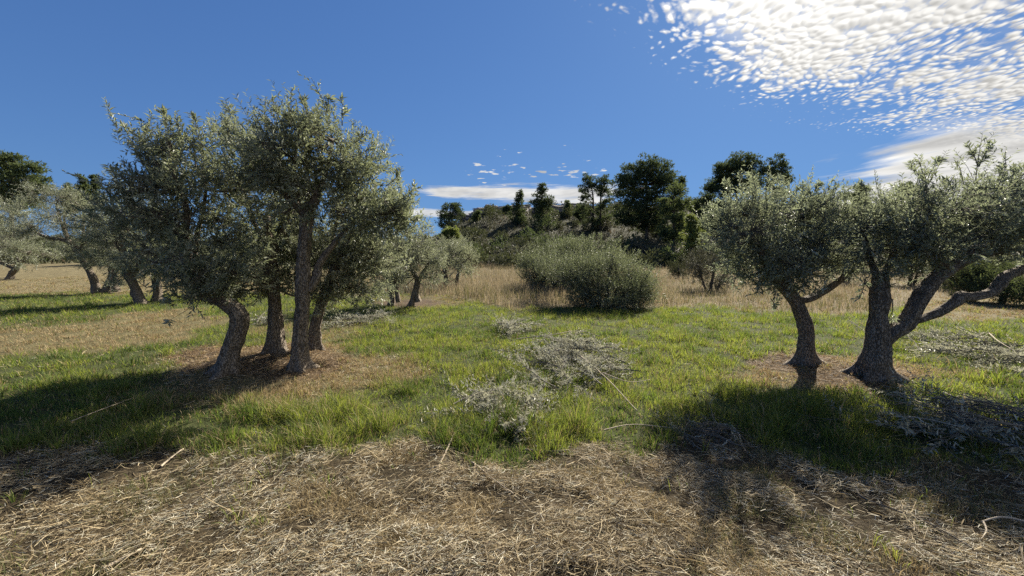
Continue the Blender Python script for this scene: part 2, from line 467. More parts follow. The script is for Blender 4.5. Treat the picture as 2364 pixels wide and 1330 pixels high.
M_LEAF = leaf_mat('olive_leaf', (0.055, 0.070, 0.043), (0.235, 0.26, 0.18), (0.37, 0.395, 0.32), (0.27, 0.30, 0.155), 0.37, 0.46, 0.3)
M_LEAF_PALE = leaf_mat('olive_leaf_silver', (0.075, 0.09, 0.062), (0.25, 0.275, 0.195), (0.39, 0.41, 0.335), (0.31, 0.335, 0.19), 0.38, 0.42, 0.5)
M_LEAF_CUT = leaf_mat('cut_olive_leaf', (0.10, 0.105, 0.076), (0.41, 0.405, 0.32), (0.53, 0.52, 0.44), (0.42, 0.41, 0.29), 0.30, 0.5, 0.3)
M_LEAF_GREY = leaf_mat('olive_leaf_grey', (0.050, 0.066, 0.050), (0.215, 0.25, 0.20), (0.36, 0.385, 0.33), (0.29, 0.325, 0.185), 0.39, 0.5, 0.22)
M_BUSH = leaf_mat('bush_olive_leaf', (0.048, 0.060, 0.036), (0.175, 0.195, 0.125), (0.27, 0.29, 0.215), (0.21, 0.24, 0.11), 0.33, 0.5, 0.35)
M_PINE = leaf_mat('pine_needles', (0.026, 0.042, 0.024), (0.085, 0.112, 0.055), None, (0.14, 0.18, 0.06), 0.22, 0.7, 0.12)
M_PINE_LIGHT = leaf_mat('young_pine_needles', (0.045, 0.066, 0.032), (0.105, 0.135, 0.060), None, (0.17, 0.21, 0.07), 0.28, 0.7, 0.12)
M_YOUNG = leaf_mat('fresh_green_needles', (0.075, 0.105, 0.030), (0.15, 0.18, 0.055), None, (0.24, 0.28, 0.07), 0.32, 0.5, 0.3)
M_SCRUB = leaf_mat('scrub_leaf', (0.042, 0.050, 0.028), (0.125, 0.135, 0.075), None, (0.10, 0.11, 0.04), 0.2, 0.75, 0.1)
M_SCRUB_GREY = leaf_mat('grey_scrub_leaf', (0.06, 0.062, 0.045), (0.12, 0.12, 0.09), None, (0.13, 0.13, 0.07), 0.2, 0.6, 0.3)
M_BARK = bark_mat('olive_bark', (0.15, 0.12, 0.092), (0.35, 0.30, 0.24), (0.06, 0.047, 0.035), 0.85, 0.7)
M_TWIG = bark_mat('twig_bark', (0.11, 0.095, 0.08), (0.20, 0.18, 0.15), sc=2, bump=0.3)
M_PBARK = bark_mat('pine_bark', (0.10, 0.08, 0.065), (0.22, 0.18, 0.15), sc=0.5)
M_STICK = bark_mat('dry_stick', (0.36, 0.30, 0.22), (0.55, 0.48, 0.37), (0.22, 0.17, 0.12), sc=1.5, bump=0.25)
M_CUT = bark_mat('cut_branch_bark', (0.17, 0.15, 0.125), (0.33, 0.30, 0.25), sc=2, bump=0.3)
M_GRASS = col_mat('grass_blade', 0.45, (2.1, 1.95, 1.0), 0.6, 0.15)
M_DRY = col_mat('dry_grass_blade', 0.30, (1.35, 1.25, 1.1), 0.7, 0.12)
M_STRAW = col_mat('straw', 0.22, (1.3, 1.2, 1.0), 0.65, 0.15)
M_SOIL = soil_mat('soil'); M_ROCK = rock_mat('limestone')

# ------------------------------------------------------------------ ground zones (flat field, looked up through its own plan)
for (px, py, r_, h_) in ((590, 835, 0.9, 0.09), (690, 835, 0.9, 0.07), (1862, 840, 0.5, 0.05), (2020, 865, 0.7, 0.07)):
    dd = ray(px, py); k = -CAMH / dd[2]; MOUNDS.append((dd[0] * k, dd[1] * k, r_, h_))

EDGE = np.array([(-900, 1030), (0, 1052), (250, 1058), (420, 1040), (600, 1052), (830, 1030), (1000, 1012), (1090, 1048), (1200, 1068),
                 (1330, 1050), (1480, 1042), (1560, 1000), (1680, 1000), (1780, 1050), (1900, 1085), (2150, 1070), (2364, 1075), (3300, 1040)], float)
TALL = np.array([(-900, 600), (840, 640), (900, 678), (1000, 684), (1060, 690), (1150, 706), (1250, 716), (1480, 708), (1600, 706), (1760, 716), (1900, 724),
                 (2050, 712), (2150, 690), (2364, 684), (3300, 684)], float)


def ell(px, py, cx, cy, rx, ry): return np.sqrt(((px - cx) / rx) ** 2 + ((py - cy) / ry) ** 2)


def zones(x, y):
    """weights 0..1 of mown straw, dry turf, litter, tall dry grass, far pale field at ground points"""
    px, py = project(np.stack([x, y, np.zeros_like(x)], -1))
    nz = n2(x, y, 1.6, 11) - 0.5; nf = n2(x, y, 5.0, 12) - 0.5
    behind = y < 0.8
    straw = sstep(-30, 26, py - np.interp(px, EDGE[:, 0], EDGE[:, 1]) + nz * 44 + nf * 40); straw = np.where(behind, 1, straw)
    dry = sstep(1.15, 0.7, ell(px, py, 650, 862, 275, 66) + nz * 0.7)
    dry = np.maximum(dry, 0.5 * sstep(1.2, 0.5, ell(px, py, 560, 925, 330, 55) + nz * 0.9))
    dry = np.maximum(dry, sstep(1.3, 0.7, ell(px, py, 1955, 866, 240, 36) + nz * 0.7))
    strip = 792 - (px + 0) * 0.085 - np.maximum(px, 0) * 0.02
    dry = np.maximum(dry, sstep(1.15, 0.75, np.abs(py - strip) / 36 + np.maximum(px - 430, 0) / 110 + nz * 0.6 + nf * 0.4) * (px < 700))
    dry = np.maximum(dry, 0.8 * sstep(1.2, 0.8, ell(px, py, 970, 697, 110, 14)) * (y < 40))
    dry = np.maximum(dry, 0.55 * sstep(1.2, 0.7, ell(px, py, 700, 760, 150, 30) + nz))
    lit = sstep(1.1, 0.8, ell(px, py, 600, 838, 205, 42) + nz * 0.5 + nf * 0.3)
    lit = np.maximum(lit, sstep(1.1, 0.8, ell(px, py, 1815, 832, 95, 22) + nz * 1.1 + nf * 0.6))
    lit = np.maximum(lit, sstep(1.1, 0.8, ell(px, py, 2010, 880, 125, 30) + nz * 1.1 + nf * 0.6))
    lit = np.maximum(lit, sstep(1.1, 0.8, ell(px, py, 950, 700, 90, 9) + nz * 0.4))
    tall = sstep(6, -6, py - np.interp(px, TALL[:, 0], TALL[:, 1]) + nz * 16) * (y > 7) * (px > 850)
    far = sstep(684, 672, py + nz * 14) * (px < 860) * (y > 7)
    far = np.maximum(far, sstep(742, 728, py + nz * 16) * (px > 2090) * (y > 7))
    return straw, dry, lit, tall, far, px, py


# ------------------------------------------------------------------ terrain
def build_terrain():
    r = [0.0, 0.4]
    while r[-1] < 900: r.append(r[-1] * 1.042 + 0.004)
    r = np.array(r); th = np.concatenate([np.linspace(-66, 66, 265), np.linspace(66, 294, 96)[1:-1]]) / 180 * np.pi
    n, k = len(r), len(th); R_, T_ = np.meshgrid(r, th, indexing='ij')
    x, y = (R_ * np.sin(T_)).ravel(), (R_ * np.cos(T_)).ravel()
    z = zf(x, y)
    straw, dry, lit, tall, far, px, py = zones(x, y)
    c = np.tile(np.array([0.052, 0.060, 0.023]), (len(x), 1))

    def over(w, col):
        nonlocal c; c = c * (1 - w[:, None]) + np.array(col)[None] * w[:, None]
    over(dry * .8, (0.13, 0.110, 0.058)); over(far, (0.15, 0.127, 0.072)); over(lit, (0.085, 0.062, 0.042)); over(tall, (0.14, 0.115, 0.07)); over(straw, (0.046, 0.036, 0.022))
    hill = sstep(33, 40, y + 6 * (n2(x, y, 0.2, 3) - .5)); over(hill, (0.042, 0.042, 0.025))
    V = np.stack([x, y, z], -1); j = np.arange(k); i = np.arange(n - 1)
    a = (i[:, None] * k + j[None]); b = i[:, None] * k + (j[None] + 1) % k
    Fq = np.stack([a, a + k, b + k, b], -1).reshape(-1, 4)[:, ::-1]
    cy = V[Fq].mean(1)[:, 1]
    for nm, sel in (('ground', cy < 34), ('hill', cy >= 34)):
        f = Fq[sel]; ids, inv = np.unique(f, return_inverse=True)
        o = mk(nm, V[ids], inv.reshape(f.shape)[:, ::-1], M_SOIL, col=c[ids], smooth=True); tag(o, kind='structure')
    bpy.data.objects['ground']['label'] = 'flat grassy olive grove floor with mown straw in front'
    bpy.data.objects['hill']['label'] = 'low scrubby hill rising behind the grove'


build_terrain()


# ------------------------------------------------------------------ grass and straw (stuff)
def polar(n, r0, r1, half, rng, power=0.5):
    """points round the camera, thinning out with distance"""
    q = rng.random(n); r = (r0 ** power + q * (r1 ** power - r0 ** power)) ** (1 / power)
    a = rng.uniform(-half, half, n); return r * np.sin(a), r * np.cos(a), r


def mixc(a, b, t): return np.asarray(a)[None] * (1 - t[:, None]) + np.asarray(b)[None] * t[:, None]


def build_grass():
    locals_fix = {}
    rng = np.random.default_rng(21)
    x, y, r = polar(900000, 2.6, 36, math.radians(60), rng)
    straw, dry, lit, tall, far, px, py = zones(x, y)
    clump = n2(x, y, 3.2, 31); fine_ = n2(x, y, 9.0, 32); broad = n2(x, y, 0.5, 33)
    keep = (1 - 0.985 * straw) * (1 - 0.84 * lit) * (1 - 0.85 * tall) * (0.34 + 0.55 * sstep(0.25, 0.6, clump)) * np.where(r < 8.5, 1.25, 1) * (y < 33)
    ok = rng.random(len(x)) < keep
    x, y, r, dry, lit, tall, far, px, py, clump, fine_, broad = (a[ok] for a in (x, y, r, dry, lit, tall, far, px, py, clump, fine_, broad))
    n = len(x); P = np.stack([x, y, zf(x, y) - 0.006], -1)
    lush = np.exp(-((py - 985) / 60) ** 2) * sstep(150, 500, px)                      # long tufts along the edge of the mown strip
    H = (0.055 + 0.085 * clump ** 1.3 + 0.085 * lush * sstep(0.35, 0.7, clump)) * rng.uniform(0.6, 1.35, n)
    H = H * (1 - 0.45 * dry) * (1 - 0.35 * far) * (1 + 0.12 * np.minimum(r / 12, 1.2))
    Wd = 0.0042 * np.maximum(r / 4, 0.8) ** 0.62 * rng.uniform(0.6, 1.4, n)
    yaw = rng.uniform(0, 2 * np.pi, n) ; lean = np.abs(rng.normal(0.42, 0.28, n)); curl = rng.uniform(0.1, 1.0, n)
    # three blades in five belong to a tuft and arch away from its middle
    k = max(1, n // 26); pk = rng.integers(0, n, k); own = rng.integers(0, k, n); tuft = rng.random(n) < 0.6
    far_r = r > 8.5; Wd = np.where(far_r, Wd * 1.25, Wd)
    own_s = np.argsort(r[pk]); rs = r[pk][own_s]; idx = np.clip(np.searchsorted(rs, r) + rng.integers(-6, 7, n), 0, k - 1); cidx = pk[own_s][idx]
    cx_, cy_ = x[cidx], y[cidx]; a_ = rng.uniform(0, 6.28, n); rad = np.abs(rng.normal(0, 0.035, n)) * (1 + r / 14)
    tx, ty = cx_ + rad * np.cos(a_), cy_ + rad * np.sin(a_)
    x = np.where(tuft, tx, x); y = np.where(tuft, ty, y); P = np.stack([x, y, zf(x, y) - 0.006], -1)
    big_t = 0.75 + 0.9 * n2(cx_ * 1.0, cy_ * 1.0, 14.0, 37) ** 1.5
    H = np.where(tuft, H[cidx] * big_t * rng.uniform(.75, 1.25, n), H * 0.85); yaw = np.where(tuft, a_ + rng.normal(0, .5, n), yaw)
    lean = np.where(tuft, 0.12 + rad / (1 + r / 14) * 9 * rng.uniform(.6, 1.3, n), lean)
    for nm in ('dry', 'tall', 'far', 'fine_', 'broad'):
        arr = locals()[nm]; locals_fix[nm] = np.where(tuft, arr[cidx], arr)
    dry, tall, far, fine_, broad = (locals_fix[q] for q in ('dry', 'tall', 'far', 'fine_', 'broad'))
    V, Fc = blades(P, H, Wd, lean, yaw, curl, rng)
    t = np.clip(rng.beta(1.6, 2.2, n) + (fine_ - .5) * 0.35, 0, 1)
    g = mixc((0.050, 0.086, 0.024), (0.185, 0.222, 0.062), t)
    yel = np.clip(0.25 + 0.9 * (broad - 0.42) + rng.normal(0, .22, n), 0, 1); g = g * (1 - .32 * yel[:, None]) + mixc((0.135, 0.155, 0.036), (0.25, 0.25, 0.075), t) * .32 * yel[:, None]
    weed = n2(x, y, 1.9, 38); g = g * (1 - 0.42 * sstep(0.52, 0.72, weed) * tuft)[:, None] * np.where((weed > .6)[:, None], np.array([[.86, 1.0, 1.05]]), 1.0)
    dead = mixc((0.18, 0.135, 0.07), (0.40, 0.32, 0.19), rng.random(n))
    w = ((dry * 0.80 + far * 0.72 + tall * 0.7 + 0.12 + 0.35 * sstep(980, 1050, py) * sstep(1300, 500, px)) > rng.random(n)); g = np.where(w[:, None], dead, g)
    V = V.reshape(-1, 5, 3); fr = np.hypot(x, y) > 8.5                               # far blades: one triangle each
    for nm, lab, sel, mt in (('green_grass', 'fresh green grass covering the grove floor', ~w, M_GRASS), ('dry_grass', 'dead straw-coloured grass blades among the green', w, M_DRY)):
        a, b = V[sel & ~fr], V[sel & fr][:, [0, 1, 4]]; na, nb = len(a), len(b)
        ia = np.arange(na)[:, None] * 5; ib = na * 5 + np.arange(nb)[:, None] * 3
        o = mk(nm, np.vstack([a.reshape(-1, 3), b.reshape(-1, 3)]), [ia + np.array([[0, 1, 2, 3]]), np.vstack([ia + np.array([[3, 2, 4]]), ib + np.array([[0, 1, 2]])])],
               mt, col=np.vstack([np.repeat(g[sel & ~fr], 5, 0), np.repeat(g[sel & fr], 3, 0)])); tag(o, lab, kind='stuff')


def build_straw():
    rng = np.random.default_rng(22)
    # cut straw lying flat: ribbons bent once
    x, y, r = polar(420000, 1.45, 9.5, math.radians(62), rng, 0.42)
    straw, dry, lit, tall, far, px, py = zones(x, y)
    rows = n2(x, y, 2.4, 41); bare = n2(x, y, 4.6, 42)
    keep = straw * (0.13 + 1.0 * sstep(0.31, 0.60, bare)) + 0.75 * lit * (1 - straw) + 0.30 * dry + 0.03
    ok = rng.random(len(x)) < keep
    x, y, r, px, py, rows, lit, straw, bare = (a[ok] for a in (x, y, r, px, py, rows, lit, straw, bare)); n = len(x)
    leafy = rng.random(n) < (0.34 + 0.26 * (n2(x, y, 1.1, 43) > 0.55))
    ln = np.where(leafy, rng.uniform(0.025, 0.065, n), np.where(rng.random(n) < .08, rng.uniform(.06, .22, n), rng.gamma(2.0, 0.016, n) + 0.018)); ln = np.minimum(ln, 0.26)
    wd = np.where(leafy, rng.uniform(0.006, 0.012, n), 0.0018 + 0.0044 * rng.beta(1.3, 2.2, n)) * np.maximum(r / 3, 1) ** 0.5
    flow = np.where(x < 0, 0.55, -0.45) * sstep(0.1, 1.2, np.abs(x)) + 1.0 * (n2(x, y, 0.8, 44) - 0.5)
    yaw = flow + rng.normal(0, 0.75, n) + np.pi * (rng.random(n) < 0.5)
    pit = rng.normal(0.03, 0.24, n) + (rng.random(n) < 0.10) * rng.uniform(0.1, 0.9, n)
    lump = sstep(0.35, 0.75, n2(x, y, 3.1, 45))
    z = zf(x, y) + 0.002 + rng.random(n) ** 1.3 * (0.008 + 0.030 * rows + 0.060 * lump * straw)
    d = np.stack([np.cos(yaw) * np.cos(pit), np.sin(yaw) * np.cos(pit), np.sin(pit)], -1)
    roll = rng.normal(0, 0.7, n); s0 = np.stack([-np.sin(yaw), np.cos(yaw), np.zeros(n)], -1); up = np.cross(d, s0)
    s = s0 * np.cos(roll)[:, None] + up * np.sin(roll)[:, None]
    C = np.stack([x, y, z], -1); h = ln[:, None] / 2; bend = rng.normal(0, 0.16, n)[:, None] * s0 + rng.normal(0.03, 0.07, n)[:, None] * up
    V = np.zeros((n, 6, 3)); w = wd[:, None] / 2; tw = np.where(leafy, 0.25, 0.75)[:, None]
    V[:, 0] = C - d * h - s * w * tw; V[:, 1] = C - d * h + s * w * tw
    V[:, 2] = C + bend * h + s * w; V[:, 3] = C + bend * h - s * w
    V[:, 4] = C + d * h + s * w * tw * 0.7; V[:, 5] = C + d * h - s * w * tw * 0.7
    b = np.arange(n)[:, None] * 6
    q = rng.random(n)
    c = mixc((0.16, 0.120, 0.066), (0.58, 0.485, 0.31), rng.beta(1.05, 1.9, n))
    c = np.where((q < 0.24)[:, None], mixc((0.045, 0.033, 0.021), (0.12, 0.09, 0.055), rng.random(n)), c)
    c = np.where((leafy & (q > 0.35))[:, None], mixc((0.36, 0.33, 0.25), (0.72, 0.68, 0.55), rng.random(n)), c)
    c = np.where((leafy & (q > 0.86))[:, None], mixc((0.13, 0.14, 0.09), (0.24, 0.25, 0.18), rng.random(n)), c)
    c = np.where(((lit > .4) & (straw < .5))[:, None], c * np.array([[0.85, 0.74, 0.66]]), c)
    o = mk('mown_straw', V.reshape(-1, 3), [b[ln < .075] + np.array([[0, 1, 4, 5]]), b[ln >= .075] + np.array([[0, 1, 2, 3]]), b[ln >= .075] + np.array([[3, 2, 4, 5]])], M_STRAW, col=np.repeat(c, 6, 0))
    tag(o, 'mown dry straw and fallen leaves strewn over the front of the grove', kind='stuff')
    # short dead turf standing between the straw
    x, y, r = polar(260000, 1.45, 7.0, math.radians(62), rng, 0.5)
    straw, dry, lit, tall, far, px, py = zones(x, y)
    cl = n2(x, y, 3.4, 51); ok = rng.random(len(x)) < straw * (0.03 + sstep(0.43, 0.66, cl)) * 0.9
    x, y, r, cl = x[ok], y[ok], r[ok], cl[ok]; n = len(x)
    P = np.stack([x, y, zf(x, y) - 0.004], -1); H = rng.uniform(0.02, 0.085, n) * (0.45 + 0.9 * cl)
    V, Fc = blades(P, H, 0.0026 * np.maximum(r / 3, .8) ** .5 * rng.uniform(.7, 1.3, n), np.abs(rng.normal(0.6, 0.35, n)), rng.uniform(0, 6.28, n), rng.uniform(0.1, 0.9, n), rng)
    hue = n2(x, y, 1.3, 52)
    c = mixc((0.18, 0.138, 0.07), (0.40, 0.325, 0.19), rng.random(n)); gr = mixc((0.075, 0.088, 0.035), (0.20, 0.20, 0.09), rng.random(n))
    c = np.where((rng.random(n) < sstep(0.40, 0.65, hue) * 0.75)[:, None], gr, c)
    o = mk('dead_turf', V, Fc, M_DRY, col=np.repeat(c, 5, 0)); tag(o, 'short dead brown turf between the mown straw', kind='stuff')


def build_tall():
    rng = np.random.default_rng(23)
    n0 = 150000
    y = rng.uniform(9, 36, n0); x = y * rng.uniform(-0.45, 1.42, n0)
    straw, dry, lit, tall, far, px, py = zones(x, y)
    cl = n2(x, y, 1.1, 61); ok = rng.random(n0) < tall * (0.35 + 0.6 * cl) * np.minimum(1, (16 / np.maximum(y, 9)) ** 0.3)
    ok &= ~((px > 2060) & (rng.random(n0) < 0.75))
    x, y, px, cl = x[ok], y[ok], px[ok], cl[ok]; n = len(x)
    P = np.stack([x, y, zf(x, y) - 0.01], -1)
    H = rng.uniform(0.28, 0.62, n) * (0.6 + 0.6 * cl) * (1 - 0.45 * sstep(1480, 1650, px)) * sstep(7, 14, y)
    V, Fc = blades(P, H, rng.uniform(0.007, 0.015, n), np.abs(rng.normal(0.12, 0.16, n)), rng.uniform(0, 6.28, n), rng.uniform(0.0, 0.7, n), rng)
    c = mixc((0.14, 0.118, 0.078), (0.40, 0.345, 0.24), rng.beta(1.4, 1.8, n))
    gr = mixc((0.06, 0.075, 0.03), (0.15, 0.15, 0.06), rng.random(n)); c = np.where((rng.random(n) < 0.13 + 0.25 * (n2(x, y, .35, 62) > .58))[:, None], gr, c)
    o = mk('tall_dry_grass', V, Fc, M_DRY, col=np.repeat(c, 5, 0)); tag(o, 'tall beige dry grass standing at the foot of the hill', kind='stuff')


build_grass(); build_straw(); build_tall()


# ------------------------------------------------------------------ trees
def in_blobs(blobs, n, rng, shell=2.2, clump=2.1, thr=0.36, seed=0):
    """points inside a union of ellipsoids (c, r), leaning to the outside and gathered in clumps"""
    vol = np.array([b[1][0] * b[1][1] * b[1][2] for b in blobs]) ** 0.8; pick = rng.choice(len(blobs), n * 2, p=vol / vol.sum())
    Cc = np.array([b[0] for b in blobs])[pick]; Rr = np.array([b[1] for b in blobs])[pick]
    d = norm(rng.normal(size=(n * 2, 3))); P = Cc + d * Rr * (rng.random((n * 2, 1)) ** (1 / shell))
    nz = vnoise(P * clump, seed) * 0.65 + vnoise(P * clump * 2.3, seed + 3) * 0.35
    ok = nz > thr + 0.12 * rng.normal(size=n * 2) * 0.6
    P, d = P[ok][:n], d[ok][:n]; return P, d


def shoot_leaves(base, dirn, Lg, K, leaf, rng, wfac=0.26, spread=0.8):
    """leaves in pairs along straight shoots"""
    n = len(base); tt = (np.arange(K)[None] + rng.uniform(0, .6, (n, K))) / K
    P = base[:, None] + dirn[:, None] * (Lg[:, None] * tt)[..., None]
    ref = norm(np.cross(dirn, rng.normal(size=(n, 3)))); ref2 = np.cross(dirn, ref)
    a = (np.arange(K)[None] * 1.571 + (np.arange(K)[None] % 2) * 1.571 + rng.uniform(-.7, .7, (n, K)) + rng.uniform(0, 6.28, (n, 1)))
    side = ref[:, None] * np.cos(a)[..., None] + ref2[:, None] * np.sin(a)[..., None]
    D = norm(dirn[:, None] * 0.75 + side * spread + np.array([0, 0, -0.10]) + 0.18 * rng.normal(size=(n, K, 3)))
    Nn = norm(dirn[:, None] * 0.9 - side * 0.4 + np.array([0, 0, 0.55]) + 0.35 * rng.normal(size=(n, K, 3)))
    ln = leaf * rng.uniform(0.65, 1.25, (n, K)) * (1 - 0.35 * tt ** 3)
    return leaves(P.reshape(-1, 3), D.reshape(-1, 3), Nn.reshape(-1, 3), ln.ravel(), ln.ravel() * wfac * rng.uniform(.8, 1.25, n * K))


def olive(label, base, limbs, blobs, shoots, leaf=0.062, K=16, seed=1, mat=None, group=None, Y=None, wisps=(), flare=0.9, sides=26, name='olive_tree',
          shoot=(0.14, 0.32), thr=0.36, lobes=5, secondary=34, cat='tree', up=0.55, wfac=0.27, clear=0.12, link=0.75, spray=0.125, thick=0.92, sprigs=0, sprig_h=1.0):
    rng = np.random.default_rng(seed); mat = mat or M_LEAF
    g = gnd(*base) if Y is None else None
    Y0 = g[1] if Y is None else Y
    if g is None:
        g = at(base[0], base[1], Y0); g[2] = gz(g[0], g[1])
    s = Y0 / F
    root = empty(name, g, label, cat, group)
    nodes, segs = [], []
    for i, lb in enumerate(limbs):
        P = np.array([at(q[0], q[1], Y0 + (q[3] if len(q) > 3 else 0)) for q in lb]); R = np.array([q[2] for q in lb]) * s * thick
        if i == 0: P[0] = (P[0][0], P[0][1], gz(P[0][0], P[0][1]) - 0.05)
        Q, RR = spline(P, R, max(0.02, R.mean() * 0.28))
        V, Fs = tube(Q, RR, sides if i == 0 else max(8, int(sides * 0.7)), 0.34, flare if i == 0 else 0, seed + i, True, lobes)
        segs.append((V, Fs)); nodes.append(Q[len(Q) // 2:] if i == 0 else Q[len(Q) // 4:])
    tr = mk('trunk', *segs[0], M_BARK, root, smooth=True, origin=g)
    for sg in segs[1:]: mk('limb', *sg, M_BARK, tr, smooth=True, origin=g)
    ND = np.vstack([q[::max(1, len(q) // 14)] for q in nodes])
    bl = []
    for b in blobs:
        c = at(b[0], b[1], Y0 + (b[4] if len(b) > 4 else 0)); bl.append((c, np.array([b[2] * s, b[5] if len(b) > 5 else 0.9 * b[2] * s, b[3] * s])))
    # two shoots in three gather in sprays round a common bough end, the rest fill in loosely
    Cc, co = in_blobs(bl, max(12, int(shoots / 24)), rng, shell=3.0, seed=seed, thr=thr)
    nc = int(shoots * 0.68); pk = rng.integers(0, len(Cc), nc); off_ = rng.normal(size=(nc, 3)) * spray * np.array([1, 1, .8]); P1 = Cc[pk] + off_
    P2, o_2 = in_blobs(bl, shoots - nc, rng, seed=seed, thr=thr + .03)
    P = np.vstack([P1, P2]); out = np.vstack([norm(0.6 * co[pk] + 0.8 * off_ / spray), o_2]); n = len(P)
    cen = np.mean([b[0] for b in bl], 0); o2 = norm(P - cen)
    upw = np.where(out[:, 2:3] < -0.35, 0.05, up)
    D = norm(0.45 * out + 0.35 * o2 + np.array([0, 0, 1.0]) * upw + 0.42 * rng.normal(size=(n, 3)))
    Lg = rng.uniform(shoot[0], shoot[1], n) * (1 + 0.5 * (rng.random(n) < 0.12)); Bs = P - D * (Lg * 0.55)[:, None]
    gap = Bs[:, 2] - zf(Bs[:, 0], Bs[:, 1]); ok = gap > clear; P, D, Lg, Bs, out = P[ok], D[ok], Lg[ok], Bs[ok], out[ok]; n = len(P)
    # secondary branches run from the limbs to spread-out points of the crown
    tw = []
    if secondary:
        T = Bs[rng.choice(n, min(secondary, n), replace=False)]; new = []
        for q in T:
            dist = np.linalg.norm(ND - q, axis=1) + 0.6 * np.maximum(ND[:, 2] - q[2], 0); a = ND[dist.argmin()]
            m = (a + q) / 2 + rng.normal(size=3) * 0.10 * np.linalg.norm(q - a) + np.array([0, 0, -0.06])
            Q, RR = spline([a, m, q], [0.019 + 0.007 * rng.random(), 0.012, 0.004], 0.09); tw.append(tube(Q, RR, 6)); new.append(Q)
        ND = np.vstack([ND] + new)
    dm = ((Bs[:, None] - ND[None]) ** 2).sum(-1); A = ND[dm.argmin(1)]
    Lk = np.linalg.norm(Bs - A, axis=1); near = (Lk < 0.9) & (rng.random(n) < link)
    mid = (A + Bs) / 2 + rng.normal(size=(n, 3)) * (0.12 * Lk)[:, None]
    tw.append(twigs(A[near], mid[near], Bs[near], 0.0042, 0.0022))
    tw.append(rods(Bs, Bs + D * Lg[:, None], 0.0022, 0.0010))
    lv = [shoot_leaves(Bs, D, Lg, K, leaf, rng, wfac)]
    for w in wisps:                                                    # long loose shoots above the crown
        (ax, ay), (bx, by) = w[0], w[1]; ns = w[2] if len(w) > 2 else 5
        a, b = at(ax, ay, Y0), at(bx, by, Y0); h = np.linalg.norm(b - a)
        Q, RR = spline([a, (a + b) / 2 + rng.normal(size=3) * .04 * h, b], [0.007, 0.005, 0.002], 0.05); tw.append(tube(Q, RR, 5))
        bs = Q[(len(Q) * rng.uniform(0.35, 0.98, ns)).astype(int)]; ax_ = norm(b - a)
        dd = norm(ax_ * 0.8 + 0.65 * norm(rng.normal(size=(ns, 3))) + np.array([0, 0, .15])); lg = rng.uniform(0.22, 0.45, ns) * h
        tw.append(twigs(bs, bs + dd * (lg * .5)[:, None], bs + dd * lg[:, None], 0.003, 0.001))
        lv.append(shoot_leaves(bs, dd, lg, 10, leaf * 1.2, rng, wfac)); lv.append(shoot_leaves(a[None], (b - a)[None] / h, np.array([h]), 10, leaf * 1.1, rng, wfac))
    if sprigs:                                                         # ragged upright shoots standing out of the crown
        top = P[P[:, 2] > np.quantile(P[:, 2], .62)]; a = top[rng.choice(len(top), sprigs)]
        for q in a:
            dv = norm(0.35 * norm(q - cen) + np.array([0, 0, 1.0]) + .22 * rng.normal(size=3)); h = rng.uniform(.20, .42) * sprig_h; b = q + dv * h
            Q, RR = spline([q, (q + b) / 2 + rng.normal(size=3) * .03, b], [0.005, 0.0035, 0.0015], 0.06); tw.append(tube(Q, RR, 4))
            lv.append(shoot_leaves(q[None], dv[None], np.array([h]), 18, leaf * 1.0, rng, wfac)); ns = 3
            bs = q + dv * h * rng.uniform(.25, .8, (ns, 1)); dd = norm(dv * .8 + .5 * norm(rng.normal(size=(ns, 3))))
            lv.append(shoot_leaves(bs, dd, rng.uniform(.12, .24, ns), 8, leaf * .9, rng, wfac))
    V, Fs = join(lv); cr = mk('crown', V, Fs, mat, root, origin=g); tag(cr, kind='stuff')
    V, Fs = join(tw); tg = mk('twigs', V, Fs, M_TWIG, cr, origin=g); tag(tg, kind='stuff')
    return root


# --- the clump of four on the left
GL = 'four olive trunks of the near clump on the left'
olive('olive tree leaning hard to the left, front left trunk of the near clump', (522, 862),
      [[(522, 866, 25), (530, 815, 21), (545, 770, 19.5), (552, 728, 19, -.02), (522, 700, 17, -.05), (468, 664, 15, -.05), (436, 610, 13.5), (421, 550, 11), (392, 512, 9.5), (378, 486, 8)],
       [(452, 640, 10), (447, 600, 8, .1), (455, 545, 6, .15), (470, 480, 4, .2), (480, 400, 2.5, .2)],
       [(425, 560, 8), (430, 480, 6, -.1), (400, 400, 4, -.15), (385, 320, 2.5, -.1)]],
      [(375, 610, 60, 50, .1, .5), (485, 668, 75, 26, -.15, .5), (385, 335, 62, 70, 0.0, .45), (342, 400, 48, 66, -.1, .5), (455, 395, 85, 85, .1, .6), (400, 490, 105, 90, 0, .7), (500, 500, 90, 95, .1, .7), (470, 600, 95, 75, -.1, .65), (545, 630, 75, 55, -.05, .5), (335, 545, 60, 80, .1, .5), (520, 400, 50, 85, .1, .4)],
      1400, 0.074, 16, seed=11, sprigs=18, wisps=[((470, 340), (452, 282)), ((385, 290), (376, 252)), ((520, 340), (533, 262), 6), ((320, 360), (290, 300)), ((300, 425), (262, 398)), ((455, 690), (500, 702), 4)], lobes=5, flare=1.2)
olive('olive tree with short dark upright trunk, back middle of the near clump', (637, 814),
      [[(637, 818, 24), (637, 790, 19), (636, 740, 16), (633, 690, 15), (628, 640, 14), (624, 570, 11), (615, 500, 8)],
       [(626, 600, 8), (660, 520, 6, .2), (690, 440, 3, .3)], [(624, 580, 7), (580, 500, 5, .1), (560, 420, 3, .2)]],
      [(600, 560, 100, 90, .2, .7), (600, 640, 105, 55, .1, .55), (560, 440, 90, 100, .3, .7), (640, 450, 70, 80, .4, .6), (570, 345, 60, 65, .3, .5), (680, 600, 75, 85, .4, .6), (640, 540, 80, 80, .3, .6), (545, 680, 70, 25, .1, .4)],
      1350, 0.070, 16, seed=12, sprigs=8, wisps=[((575, 320), (590, 275), 4), ((545, 300), (533, 255), 4)], flare=1.0, lobes=4)
